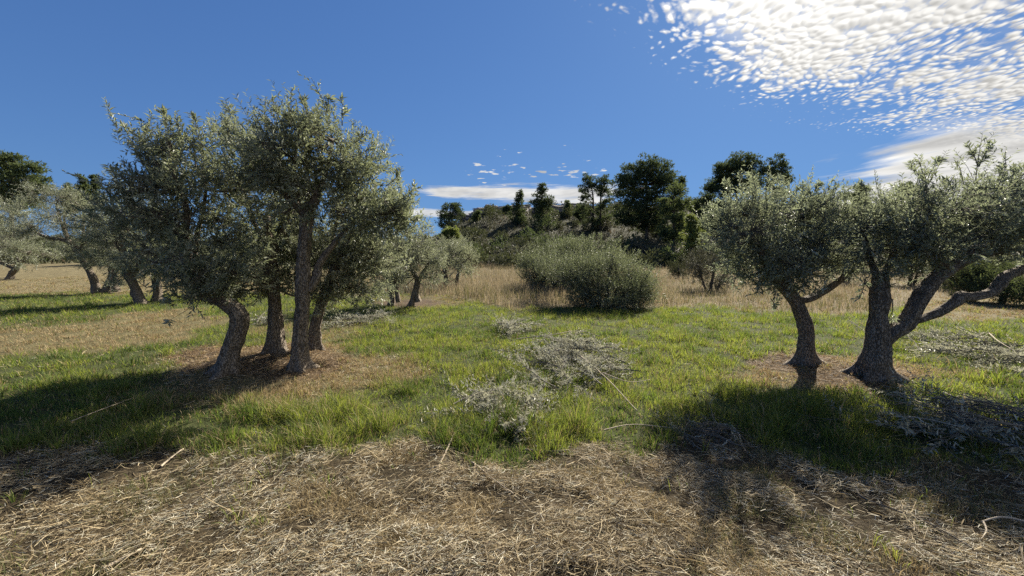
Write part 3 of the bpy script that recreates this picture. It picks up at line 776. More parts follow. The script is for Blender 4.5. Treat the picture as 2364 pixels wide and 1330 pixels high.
olive('tallest olive tree, thick upright trunk with sawn stubs, front of the near clump', (692, 854),
      [[(692, 858, 21), (690, 820, 18), (692, 775, 16.5), (698, 710, 15.5), (701, 650, 16.5), (702, 595, 14.5), (707, 530, 15, -.02), (711, 484, 16, -.02), (714, 470, 11)],
       [(712, 500, 13), (684, 474, 10, -.04), (658, 446, 8.5, -.06), (640, 414, 7.5, -.06)],
       [(711, 490, 12), (726, 466, 10), (733, 444, 8.5, -.02)], [(731, 450, 5), (752, 400, 4, .1), (770, 320, 2.5, .1)],
       [(712, 672, 11), (731, 640, 11, .06), (740, 605, 9, .12), (790, 540, 6, .2), (850, 470, 4, .2)], [(690, 480, 5), (680, 400, 4, .1), (690, 300, 2.5, .1)]],
      [(735, 302, 75, 46, 0, .6), (690, 350, 95, 80, -.05, .7), (780, 370, 80, 85, .05, .7), (850, 430, 70, 75, .1, .6), (640, 430, 80, 85, -.1, .55), (720, 440, 110, 70, .15, .7), (800, 470, 90, 80, .1, .7), (880, 500, 60, 70, .1, .5), (600, 330, 50, 50, .05, .4)],
      1550, 0.074, 16, seed=13, sprigs=22, wisps=[((650, 290), (627, 236), 5), ((700, 260), (703, 232)), ((760, 260), (758, 230), 5), ((790, 290), (790, 240), 5), ((820, 330), (845, 310), 5), ((890, 430), (925, 400), 5), ((910, 470), (962, 435), 8), ((905, 510), (955, 500), 6)], flare=1.6, lobes=5)
olive('olive tree tilting right with low bare twigs, back right of the near clump', (725, 808),
      [[(725, 812, 17), (726, 780, 14), (728, 750, 13), (740, 710, 13), (752, 676, 12.5), (770, 630, 11), (797, 570, 9), (815, 543, 9), (845, 522, 8), (868, 515, 4)],
       [(756, 668, 7), (790, 640, 5, .1), (860, 590, 3, .2)], [(776, 612, 6), (770, 540, 4, .2), (800, 450, 2.5, .3)]],
      [(790, 600, 90, 75, .1, .7), (850, 560, 80, 85, .1, .7), (890, 490, 55, 70, .2, .5), (770, 660, 85, 40, .0, .5), (850, 640, 70, 50, 0, .45), (720, 540, 80, 95, .3, .5), (870, 580, 70, 70, .1, .5), (760, 680, 70, 25, .1, .4), (830, 680, 60, 26, 0, .4)],
      1350, 0.068, 16, seed=14, sprigs=14, mat=M_LEAF_PALE, wisps=[((760, 690), (830, 668), 5), ((770, 680), (850, 650), 5), ((900, 560), (945, 540), 5)], flare=1.0, lobes=4)

# --- the two on the right
olive('olive tree with a slim bowed trunk, standing left of the big forked one', (1862, 842),
      [[(1862, 845, 23), (1861, 815, 20), (1861, 766, 19), (1851, 729, 17.5), (1836, 696, 16), (1808, 662, 15), (1782, 626, 13), (1764, 596, 11.5), (1757, 560, 9), (1756, 526, 8)],
       [(1838, 695, 10), (1868, 690, 10, .05), (1901, 673, 9.5, .1), (1934, 650, 9, .1), (1962, 626, 8, .1)],
       [(1812, 668, 9), (1820, 620, 7, .15), (1850, 560, 4, .2), (1880, 480, 2.5, .2)], [(1770, 600, 7), (1730, 560, 5, -.1), (1690, 520, 3, -.1)]],
      [(1735, 465, 75, 48, 0, .7), (1700, 520, 65, 75, -.05, .7), (1800, 500, 95, 75, .1, .8), (1880, 490, 70, 65, .1, .7), (1850, 570, 90, 75, .1, .75), (1760, 590, 100, 70, 0, .75), (1830, 650, 75, 50, -.05, .5), (1725, 640, 60, 38, -.1, .4),(1905, 580, 38, 60, .1, .5)],
      1750, 0.062, 16, seed=21, mat=M_LEAF_GREY, thick=0.80, sprigs=14, wisps=[((1690, 460), (1680, 425), 5), ((1740, 440), (1735, 408), 5), ((1790, 440), (1797, 412), 5), ((1880, 440), (1890, 428), 4), ((1830, 452), (1850, 430), 4), ((1780, 690), (1790, 712), 3)], flare=1.6, lobes=6, thr=0.30)
olive('big olive tree with thick forked trunk and long limbs reaching right', (2022, 872),
      [[(2022, 876, 36), (2021, 838, 31), (2024, 800, 28), (2026, 765, 26.5), (2027, 720, 20), (2029, 675, 19.5), (2031, 642, 18), (2031, 634, 12)],
       [(2035, 790, 20), (2058, 768, 21.5, -.03), (2090, 748, 20, -.05), (2115, 706, 18.5, -.08), (2139, 668, 18, -.1), (2170, 632, 17.5, -.1), (2208, 610, 15, -.1), (2246, 594, 11, -.1), (2292, 582, 8.5, -.08), (2324, 580, 6)],
       [(2185, 624, 12, -.1), (2172, 604, 11.5, -.16), (2144, 586, 11, -.2), (2122, 570, 10.5, -.22), (2117, 556, 10, -.22)],
       [(2225, 602, 9, -.1), (2245, 578, 10, -.06), (2252, 556, 10, -.05), (2256, 540, 6)],
       [(2112, 742, 10, -.05), (2140, 732, 11, -.05), (2168, 720, 12, -.08), (2207, 694, 13, -.1), (2216, 684, 13.5, -.1), (2247, 684, 12, -.1), (2290, 674, 11.5, -.1), (2306, 656, 13, -.1), (2322, 638, 12.5, -.08), (2362, 622, 11), (2420, 600, 9, .1), (2480, 560, 6, .2)],
       [(2030, 650, 10), (2010, 600, 7, .1), (1995, 540, 4, .2)], [(2034, 648, 9), (2060, 590, 7, .1), (2080, 510, 4, .2), (2100, 440, 2.5, .2)],
       [(2120, 560, 6, -.2), (2140, 500, 4, -.2), (2160, 440, 2.5, -.1)], [(2254, 550, 6), (2250, 480, 4), (2255, 420, 2.5)]],
      [(2008, 505, 50, 68, .1, .7), (2060, 490, 85, 60, .1, .8), (2140, 480, 90, 60, 0, .8), (2230, 475, 90, 65, 0, .8), (2310, 480, 90, 75, .05, .8), (2010, 580, 75, 60, 0, .65), (2100, 560, 90, 55, .1, .75), (2200, 545, 100, 50, .05, .75), (2310, 550, 90, 50, .1, .7), (2420, 520, 110, 90, .1, .8), (2330, 440, 60, 45, 0, .6)],
      2200, 0.061, 16, seed=22, mat=M_LEAF_GREY, thick=0.84, sprigs=22, wisps=[((2140, 450), (2122, 372), 8), ((2250, 440), (2264, 332), 6), ((2260, 385), (2284, 342), 7), ((2258, 385), (2240, 345), 7), ((2138, 430), (2160, 378), 7), ((2136, 420), (2104, 385), 6), ((2330, 430), (2345, 390), 6), ((2200, 440), (2185, 410), 4), ((2300, 430), (2310, 395), 5), ((2000, 450), (1990, 425), 4), ((2060, 690), (2045, 745), 3), ((2000, 640), (1985, 690), 4)],
      flare=1.5, lobes=6, sides=36, thr=0.30, up=0.6)

# --- olives of the grove farther back
olive('dark olive tree with slanting trunk, behind the left edge of the near clump', (328, 703),
      [[(328, 705, 12), (318, 678, 9.5), (305, 650, 9), (296, 632, 9), (285, 590, 6), (280, 540, 4)], [(302, 645, 6), (325, 600, 5, .3), (340, 540, 3, .4)], [(290, 600, 4), (260, 540, 3), (255, 480, 2)]],
      [(290, 470, 48, 65, 0, 1.0), (265, 430, 32, 40, 0, .6), (320, 520, 70, 80, .2, 1.2), (270, 570, 55, 60, 0, .9), (345, 590, 55, 50, .1, 1.0), (300, 620, 60, 35, 0, .9), (250, 520, 35, 60, 0, .8)],
      1500, 0.080, 14, seed=31, secondary=24, sides=14, shoot=(.2, .42))
olive('small olive tree with straight grey trunk, second from the slanting dark one', (364, 697),
      [[(364, 699, 10), (363, 670, 8.5), (360, 640, 8), (356, 600, 6), (350, 550, 3)], [(361, 640, 5), (380, 600, 4), (400, 550, 2)]],
      [(370, 560, 55, 60, 0, 1.0), (400, 610, 50, 40, 0, .8), (350, 510, 45, 50, 0, .8)], 800, 0.075, 14, seed=32, secondary=16, sides=14, shoot=(.2, .42))
olive('olive tree with pale mottled trunk, glimpsed through the near clump', (440, 693),
      [[(440, 695, 10), (443, 665, 8.5), (447, 640, 8), (450, 590, 6), (455, 540, 3)], [(446, 640, 5), (425, 600, 4), (415, 560, 2)]],
      [(440, 560, 55, 55, 0, 1.0), (470, 600, 50, 45, 0, .8), (420, 590, 45, 45, 0, .8)], 800, 0.075, 14, seed=33, secondary=16, sides=14, shoot=(.2, .42))
olive('pale silvery olive tree with a long trunk arching to the left', (222, 678),
      [[(222, 680, 10), (219, 652, 8), (206, 625, 7), (188, 597, 6.5), (172, 572, 6), (152, 556, 5), (110, 548, 3.5), (80, 535, 2)], [(180, 583, 4), (200, 540, 3), (215, 490, 2)], [(160, 560, 4), (140, 510, 3), (130, 470, 2)]],
      [(150, 490, 75, 52, 0, 1.7), (90, 520, 45, 45, 0, 1.2), (200, 510, 55, 60, 0, 1.5), (215, 560, 45, 45, 0, 1.2), (130, 450, 50, 25, 0, 1.0)],
      1500, 0.085, 13, seed=34, mat=M_LEAF_PALE, secondary=24, sides=14, shoot=(.25, .5), thr=.3)
olive('olive tree with twin leaning stems and basal suckers, right of the arching one', (252, 677),
      [[(245, 679, 11), (252, 655, 8), (260, 630, 7), (262, 590, 4)], [(268, 674, 9), (266, 650, 6), (272, 610, 4)]],
      [(262, 590, 50, 45, 0, 1.2), (285, 650, 25, 22, 0, .7), (240, 560, 40, 50, 0, 1.0)], 700, 0.08, 13, seed=35, secondary=16, sides=14, shoot=(.2, .45))
olive('small silvery olive tree with low forked trunk at the far left', (22, 645),
      [[(22, 647, 7), (28, 632, 6), (38, 618, 6), (46, 608, 5), (58, 596, 3), (70, 580, 2)], [(34, 620, 4), (14, 612, 4), (-4, 603, 3), (-20, 590, 2)], [(46, 608, 4), (40, 590, 3), (30, 570, 2)]],
      [(30, 560, 55, 40, 0, 2.0), (65, 590, 38, 32, 0, 1.5), (-10, 575, 45, 45, 0, 1.8), (20, 530, 35, 20, 0, 1.2)],
      900, 0.12, 12, seed=36, mat=M_LEAF_PALE, secondary=18, sides=12, shoot=(.3, .7), thr=.3)
olive('pale olive tree crown filling the left margin behind the small forked one', (-30, 632),
      [[(-30, 634, 7), (-28, 600, 6), (-20, 560, 4), (0, 520, 2)], [(-26, 590, 4), (-60, 540, 3)]],
      [(10, 485, 45, 28, 0, 2.5), (-40, 500, 60, 45, 0, 2.5), (45, 510, 35, 30, 0, 2)], 800, 0.14, 12, seed=37, mat=M_LEAF_PALE, secondary=16, sides=12, shoot=(.4, .8), thr=.3)
olive('olive tree with a pair of short dark stems, left of the curved pair', (905, 706),
      [[(903, 709, 9), (905, 690, 7), (900, 668, 6), (895, 640, 4), (890, 600, 3)], [(920, 698, 7), (916, 672, 5.5), (908, 640, 4), (905, 600, 2)]],
      [(890, 610, 45, 55, 0, 1.0), (905, 650, 35, 30, 0, .7), (875, 560, 40, 40, 0, .8)], 700, 0.075, 13, seed=38, mat=M_LEAF_PALE, secondary=16, sides=14, shoot=(.2, .42))
olive('olive tree with two curved dark stems on a patch of bare litter', (952, 708),
      [[(949, 711, 9), (953, 690, 6.5), (959, 665, 6), (962, 645, 6), (948, 620, 4.5), (942, 600, 3.5), (945, 570, 2)], [(966, 697, 8), (962, 680, 6), (966, 660, 5), (970, 640, 4.5), (985, 615, 3.5), (995, 600, 2)]],
      [(955, 570, 48, 50, 0, 1.1), (985, 600, 42, 45, 0, 1.0), (930, 600, 35, 45, 0, .8), (968, 530, 38, 22, 0, .8), (990, 640, 30, 25, 0, .7)],
      1000, 0.072, 13, seed=39, mat=M_LEAF_PALE, secondary=18, sides=14, shoot=(.2, .45), wisps=[((960, 530), (955, 505), 4), ((975, 530), (980, 508), 4)])
olive('low spreading olive tree with black crooked limbs, beside the tall dry grass', (1050, 662),
      [[(1030, 665, 6), (1030, 640, 5), (1025, 615, 5), (1035, 598, 4), (1050, 590, 3)], [(1055, 660, 5), (1058, 630, 4), (1062, 612, 4), (1075, 605, 4), (1085, 590, 2)], [(1030, 625, 4), (1015, 600, 3)]],
      [(1055, 575, 48, 30, 0, 1.6), (1020, 590, 35, 35, 0, 1.2), (1075, 610, 35, 38, 0, 1.2), (1030, 640, 38, 25, 0, 1.0)], 900, 0.10, 12, seed=40, mat=M_LEAF_PALE, secondary=16, sides=12, shoot=(.25, .55), thr=.28)

# --- unpruned olive thickets in the middle
TH = dict(name='olive_bush', cat='bush', flare=0.3, sides=8, up=0.9, mat=M_BUSH, thr=0.31, clear=0.03, link=0.2, spray=.17, sprigs=26, sprig_h=1.5)
olive('large dense olive bush reaching the ground in the tall grass', (1400, 709),
      [[(1400, 718, 6), (1402, 680, 5), (1408, 630, 4), (1415, 590, 2)], [(1380, 716, 5), (1360, 670, 4), (1345, 620, 2)], [(1425, 716, 5), (1440, 670, 4), (1462, 620, 2)], [(1412, 716, 4), (1425, 660, 3), (1420, 610, 2)], [(1390, 716, 4), (1380, 650, 3), (1385, 600, 2)]],
      [(1375, 612, 50, 26, 0, 1.2), (1425, 606, 36, 30, .1, 1.0), (1345, 650, 40, 42, 0, 1.0), (1450, 648, 50, 38, 0, 1.2), (1400, 660, 90, 45, 0, 1.4), (1465, 650, 38, 45, .1, .9), (1360, 616, 45, 24, .2, 1.1), (1420, 690, 75, 28, -.2, 1.0), (1345, 690, 40, 28, -.1, .7), (1400, 705, 90, 16, -.3, 1.0), (1470, 690, 35, 25, 0, .8), (1320, 630, 30, 26, .2, .9), (1488, 660, 26, 30, 0, .7), (1298, 614, 48, 30, 1.2, 1.2), (1262, 622, 40, 28, 2.4, 1.2)],
      4200, 0.072, 13, seed=41, secondary=30, shoot=(.22, .6), wisps=[((1350, 590), (1340, 555), 5), ((1390, 570), (1385, 545), 5), ((1420, 575), (1428, 552), 5), ((1460, 600), (1475, 580), 4), ((1490, 640), (1505, 615), 4)], **TH)
olive('long low olive bush behind the dense one, above the beige grass', (1280, 668),
      [[(1280, 670, 5), (1275, 640, 4), (1262, 610, 3), (1250, 585, 2)], [(1300, 668, 5), (1320, 630, 4), (1335, 600, 2)], [(1258, 668, 4), (1240, 635, 3), (1225, 605, 2)], [(1320, 668, 4), (1345, 640, 3), (1370, 605, 2)]],
      [(1235, 600, 45, 35, 0, 1.6), (1285, 588, 50, 34, 0, 1.8), (1330, 580, 50, 34, .2, 1.8), (1310, 610, 45, 30, -.6, 1.4), (1300, 630, 65, 32, 0, 1.6), (1235, 630, 38, 28, 0, 1.2), (1390, 585, 40, 30, .4, 1.4), (1280, 650, 70, 22, 0, 1.4), (1215, 605, 28, 26, 0, 1.0), (1320, 572, 45, 18, 0, 1.2), (1345, 620, 55, 40, -.5, 1.4), (1420, 600, 40, 30, .3, 1.2)],
      4000, 0.10, 12, seed=42, secondary=24, shoot=(.3, .6), **TH)
TH['mat'] = M_SCRUB_GREY
olive('loose grey bush with bare stems left of the slim bowed olive', (1640, 672),
      [[(1640, 674, 4), (1645, 640, 3), (1655, 610, 2)], [(1630, 674, 3), (1620, 640, 2.5), (1610, 610, 1.5)], [(1655, 674, 3), (1668, 640, 2.5), (1690, 615, 1.5)]],
      [(1625, 600, 42, 35, 0, 1.1), (1650, 640, 38, 28, 0, .9), (1600, 630, 28, 25, .2, .8), (1660, 600, 30, 28, .2, .8)], 900, 0.08, 12, seed=43, secondary=18, shoot=(.2, .5), **TH)
TH['mat'] = M_SCRUB
olive('small round dark green bush at the edge of the dry grass', (1567, 642), [[(1567, 644, 3), (1568, 625, 2), (1566, 612, 1)]],
      [(1567, 625, 20, 15, 0, .6)], 260, 0.09, 12, seed=44, secondary=6, shoot=(.15, .4), **TH)
for k, (bx, by, rr, lab) in enumerate(((2235, 695, 42, 'dark bush seen under the lower limb of the forked olive'), (2310, 702, 55, 'dark leafy bush at the right margin beyond the second brush heap'),
                                       (2180, 668, 40, 'pale green bush behind the fork of the big olive'), (2100, 660, 45, 'greyish bush seen between the two trunks of the forked olive'),
                                       (2420, 715, 60, 'leafy bush cut by the right edge of the picture'), (1950, 655, 40, 'greyish green bush behind the bowed olive'))):
    TH['mat'] = (M_SCRUB, M_PINE_LIGHT, M_LEAF_PALE)[k % 3]
    olive(lab, (bx, by), [[(bx, by + 2, 4), (bx + 3, by - 30, 3), (bx - 2, by - 60, 2)], [(bx + 8, by, 3), (bx + 18, by - 30, 2), (bx + 28, by - 55, 1)]],
          [(bx, by - 35, rr, 35, 0, rr * .016), (bx - 20, by - 60, rr * .8, 32, .1, rr * .014), (bx + 25, by - 55, rr * .7, 34, .1, rr * .014)], 750, 0.09, 12, seed=60 + k, secondary=14, shoot=(.2, .5), **TH)

for k, (bx, top, rr, lab) in enumerate(((-60, 548, 60, 'dull green olive closing the far left field at the picture edge'), (85, 560, 42, 'low brownish bush across the far field under the arching olive'),
                                        (150, 556, 38, 'rounded green bush across the far field behind the arching trunk'), (270, 552, 48, 'dull olive across the far field behind the slanting dark trunk'),
                                        (400, 556, 50, 'dull olive across the far field behind the mottled trunk'), (520, 560, 46, 'far olive seen through the gaps of the near clump'),
                                        (640, 562, 50, 'far olive hidden behind the upright trunks of the near clump'), (830, 568, 46, 'far olive between the near clump and the short dark stems'))):
    TH['mat'] = (M_LEAF_PALE, M_SCRUB, M_BUSH)[k % 3]
    olive(lab, (bx, 610), [[(bx, 612, 3), (bx + 3, 596, 2.5), (bx - 2, 580, 1.5)], [(bx + 4, 612, 2), (bx + 14, 594, 1.5), (bx + 20, 580, 1)]],
          [(bx, top + 24, rr * .8, 22, 0, rr * .03), (bx - rr * .5, top + 34, rr * .6, 20, .2, rr * .025), (bx + rr * .5, top + 32, rr * .65, 20, .2, rr * .025)], 620, 0.17, 12, seed=160 + k,
          secondary=10, shoot=(.35, .8), Y=34 + 1.5 * (k % 3), **dict(TH, spray=.35, sprigs=6))

# ------------------------------------------------------------------ pines and scrub on the hill
PINES = []


def near_label(px, Y):
    """where a bush or ledge stands, told by the nearest pine"""
    q = min(PINES, key=lambda p: abs(p[1] - px) + 1.6 * abs(p[2] - Y)); d = px - q[1]
    w = 'in front of' if abs(d) < 22 and Y < q[2] else 'behind' if abs(d) < 22 else 'left of' if d < 0 else 'right of'
    far_ = 'close ' if abs(d) < 70 else 'well '
    return (w if w in ('in front of', 'behind') else far_ + w) + ' the ' + q[0]


def pine(label, px, top, hw, Y, blobs=None, mat=None, seed=1, bottom=None, trunks=1, tufts=22, dens=1.0, conic=False, group=None, short=None):
    """Aleppo pine: bare trunk, boughs, and needle puffs gathered in clumps"""
    rng = np.random.default_rng(seed); mat = mat or M_PINE
    if short: PINES.append((short, px, Y))
    g = at(px, 600, Y); g[2] = gz(g[0], g[1]); s = Y / F
    base_py = float(project(g[None])[1][0]); root = empty('pine_tree', g, label, 'tree', group)
    bottom = bottom if bottom is not None else top + (base_py - top) * 0.75
    if blobs is None:
        if conic:
            k = 6; blobs = []
            for i in range(k):
                t_ = (i + .5) / k; yy = top + (bottom - top) * t_; w_ = hw * (0.22 + 0.78 * t_ ** 0.8) * rng.uniform(.85, 1.1)
                blobs.append((px + rng.normal() * hw * .1, yy, w_, (bottom - top) / k * 0.85))
        else:
            h_ = bottom - top
            blobs = [(px, top + h_ * .3, hw * .75, h_ * .3), (px - hw * .45, top + h_ * .5, hw * .6, h_ * .28), (px + hw * .45, top + h_ * .5, hw * .6, h_ * .3),
                     (px, top + h_ * .72, hw * .8, h_ * .26), (px + hw * .1, top + h_ * .16, hw * .45, h_ * .18)]
    wood = []; axis = []
    for k in range(trunks):
        ox = (k - (trunks - 1) / 2) * hw * 0.7
        P = [g + np.array([ox * s * .6, 0, -0.2]), at(px + ox, (base_py + top) / 2, Y) + rng.normal(size=3) * .15, at(px + ox, top + (bottom - top) * .12, Y)]
        Q, RR = spline(P, [0.019 * (base_py - top) * s + .04, 0.012 * (base_py - top) * s + .02, 0.02], 0.5); axis.append(Q)
        if k == 0: t0 = mk('trunk', *tube(Q, RR, 8, 0.2, 0.3, seed), M_PBARK, root, smooth=True, origin=g)
        else: wood.append(tube(Q, RR, 8))
    A = np.vstack(axis); lv = []
    for b in blobs:
        c = at(b[0], b[1], Y); rx, rz = b[2] * s, b[3] * s; ry = (rx + rz) * 0.5 if not conic else rx
        m = max(6, int(11 * dens * (rx * rz + .4) ** 0.85))
        d = norm(rng.normal(size=(m, 3))); C = c + d * np.array([rx, ry, rz]) * rng.uniform(0.35, 1.0, (m, 1))
        for q in C:
            a = A[np.argmin(np.linalg.norm(A - q, axis=1) + 0.7 * np.maximum(A[:, 2] - q[2] + .3, 0))]
            Q, RR = spline([a, (a + q) / 2 + np.array([0, 0, -.12]) + rng.normal(size=3) * .12, q], [0.03, 0.022, 0.010], 0.5); wood.append(tube(Q, RR, 4))
            cr = rng.uniform(0.32, 0.56) * min(1.4, 0.55 + rx * .45); k = int(tufts * rng.uniform(.7, 1.3))
            o = norm(rng.normal(size=(k, 3))) * (rng.random((k, 1)) ** .5); T = q + o * np.array([cr, cr, cr * .62]) * 1.15
            dn = norm(o * .8 + np.array([0, 0, .9]) + .35 * rng.normal(size=(k, 3)) + .35 * norm(q - c)); nn = 5
            rd = norm(dn[:, None] * .9 + .75 * rng.normal(size=(k, nn, 3))); ln = rng.uniform(.16, .36, k * nn)
            Bp = np.repeat(T, nn, 0); D = rd.reshape(-1, 3)
            lv.append(leaves(Bp, D, norm(rng.normal(size=(k * nn, 3))), ln, ln * rng.uniform(.20, .36, k * nn), 0.1))
    V, Fs = join(lv); cr_ = mk('crown', V, Fs, mat, root, origin=g); tag(cr_, kind='stuff')
    V, Fs = join(wood); bo = mk('boughs', V, Fs, M_PBARK, cr_, origin=g); tag(bo, kind='stuff')
    return root


pine('small round-topped pine at the left end of the rocky crest', 1040, 466, 34, 60, [(1042, 480, 22, 12), (1022, 494, 17, 12), (1056, 494, 18, 14), (1036, 510, 24, 13), (1030, 528, 15, 10)], short='round-topped pine', seed=101)
pine('stunted young pine beside the round-topped pine', 1099, 487, 14, 62, mat=M_PINE_LIGHT, short='stunted pine', seed=102, conic=True, bottom=528)
pine('tiny pine standing behind the rock ledges', 1170, 476, 10, 66, short='tiny pine', seed=103, bottom=492)
pine('pointed dark pine, left one of the slim pair on the crest', 1197, 446, 24, 58, short='pointed slim pine', seed=104, conic=True, bottom=525)
pine('taller open pine, right one of the slim pair on the crest', 1252, 422, 25, 57, [(1253, 434, 10, 10), (1251, 450, 17, 12), (1240, 468, 17, 12), (1264, 464, 16, 12), (1250, 484, 24, 12), (1252, 502, 20, 12)], short='open slim pine', seed=105)
pine('sparse sapling pine right of the slim pair', 1309, 468, 11, 64, mat=M_PINE_LIGHT, short='sparse sapling', seed=106, conic=True, bottom=500)
pine('low dark pine on the crest beside the twin-trunked one', 1338, 478, 13, 60, seed=107, bottom=506)
pine('airy twin-trunked pine with see-through crown', 1376, 402, 40, 54, [(1355, 420, 18, 18), (1395, 418, 18, 16), (1350, 450, 18, 22), (1398, 450, 19, 22), (1375, 435, 20, 20), (1350, 485, 18, 22), (1390, 490, 20, 22), (1370, 515, 26, 16)], short='twin-trunked pine', seed=108, trunks=2, dens=.8)
pine('largest dark pine with dense rounded crown on the hill', 1492, 362, 84, 50,
     [(1500, 388, 46, 26), (1462, 402, 38, 26), (1535, 405, 32, 28), (1565, 425, 18, 18), (1445, 440, 36, 36), (1505, 440, 60, 40), (1465, 485, 50, 36), (1520, 490, 50, 36), (1440, 510, 24, 22), (1500, 520, 44, 18), (1557, 455, 26, 26)], short='largest dark pine', seed=109, dens=1.25)
pine('paler pine standing in front of the largest one', 1555, 425, 40, 43, [(1560, 445, 20, 18), (1540, 470, 20, 20), (1575, 475, 20, 20), (1550, 500, 26, 22), (1572, 515, 22, 20), (1545, 535, 25, 18), (1562, 555, 26, 14)], mat=M_PINE_LIGHT, short='paler pine', seed=110)
pine('broad dark umbrella pine above the bowed olive', 1700, 356, 70, 52, [(1705, 372, 34, 18), (1672, 390, 28, 22), (1735, 385, 28, 24), (1700, 405, 46, 26), (1640, 435, 20, 12), (1668, 440, 36, 22), (1730, 430, 36, 24), (1655, 415, 16, 20)], short='umbrella pine', seed=111, dens=1.2)
pine('feathery pine leaning out from the umbrella pine', 1788, 360, 40, 50, [(1792, 375, 16, 16), (1775, 395, 20, 20), (1808, 395, 18, 18), (1785, 425, 26, 22), (1820, 415, 12, 14), (1800, 445, 24, 16)], short='feathery leaning pine', seed=112)
pine('shaded pine in the gap left of the umbrella pine', 1625, 446, 36, 58, seed=113, bottom=520)
pine('dark low pine under the umbrella pine', 1655, 462, 36, 46, mat=M_PINE_LIGHT, seed=114, bottom=560)
pine('bright yellow-green young pine at the foot of the hill', 1602, 500, 30, 36, mat=M_YOUNG, short='bright young pine', seed=115, conic=True, bottom=572)
pine('green conical pine between the two right-hand olives', 1985, 424, 38, 34, mat=M_PINE_LIGHT, short='conical pine', seed=116, conic=True, bottom=560)
pine('rounded green pine behind the forked olive', 2095, 428, 62, 36, mat=M_PINE_LIGHT, short='rounded green pine', seed=117, bottom=580)
pine('dark pine behind the reaching limbs at the right', 2260, 440, 75, 40, short='dark right-hand pine', seed=118, bottom=590)
pine('dark pine beyond the right margin', 2440, 430, 80, 40, seed=119, bottom=590)
pine('dark pine hidden behind the bowed olive crown', 1870, 450, 55, 44, seed=120, bottom=570)
pine('big sunlit pine at the far left edge', 30, 350, 85, 40, [(30, 372, 36, 22), (70, 395, 28, 24), (0, 395, 40, 28), (92, 420, 18, 18), (50, 425, 42, 28), (0, 440, 50, 30), (75, 445, 28, 20), (40, 465, 55, 24)], mat=M_PINE_LIGHT, short='big sunlit pine', seed=121, dens=1.1)
pine('pointed pine, left of two behind the silvery olive', 192, 408, 17, 48, mat=M_PINE_LIGHT, short='two pointed pines', seed=122, conic=True, bottom=480)
pine('pointed pine, right of two behind the silvery olive', 216, 410, 16, 49, mat=M_PINE_LIGHT, seed=123, conic=True, bottom=480)
pine('broad pine beyond the left margin', -110, 340, 90, 42, seed=124, bottom=520)
pine('small green tree behind the silvery olive crown', 163, 428, 16, 52, mat=M_PINE_LIGHT, seed=125, bottom=500)
pine('yellow-green sapling below the round-topped pine', 1040, 528, 24, 42, mat=M_YOUNG, short='yellow-green sapling', seed=126, conic=False, bottom=556)


def shrub_meshes():
    out = []
    for k, mat in enumerate((M_SCRUB, M_SCRUB, M_SCRUB_GREY, M_PINE, M_SCRUB, M_SCRUB_GREY)):
        rng = np.random.default_rng(300 + k); lumps = [(rng.normal(size=3) * [.35, .35, .12] + [0, 0, .38], rng.uniform(.28, .5)) for _ in range(6)]
        n = 620; pk = rng.integers(0, 6, n); d = norm(rng.normal(size=(n, 3))); C = np.array([l[0] for l in lumps])[pk]; R = np.array([l[1] for l in lumps])[pk]
        P = C + d * R[:, None] * rng.uniform(.6, 1.05, (n, 1)); P[:, 2] = np.abs(P[:, 2])
        ln = rng.uniform(.09, .2, n); V, Fs = leaves(P, norm(d + .6 * rng.normal(size=(n, 3)) + [0, 0, .5]), norm(rng.normal(size=(n, 3))), ln, ln * .36, .1)
        st = twigs(np.zeros((9, 3)) - [0, 0, .1], rng.normal(size=(9, 3)) * .12 + [0, 0, .22], np.array([lumps[i % 6][0] for i in range(9)]), .03, .01)
        out.append((V, Fs, st, mat))
    return out


def copy_thing(root, loc, rz, sc, label, group):
    r = root.copy(); COL.objects.link(r); r.location = loc; r.rotation_euler = (0, 0, rz); r.scale = (sc, sc, sc * 0.95)
    r['label'] = label; r['group'] = group
    for ch in root.children:
        c = ch.copy(); COL.objects.link(c); c.parent = r
        for gr in ch.children:
            d = gr.copy(); COL.objects.link(d); d.parent = c
    return r


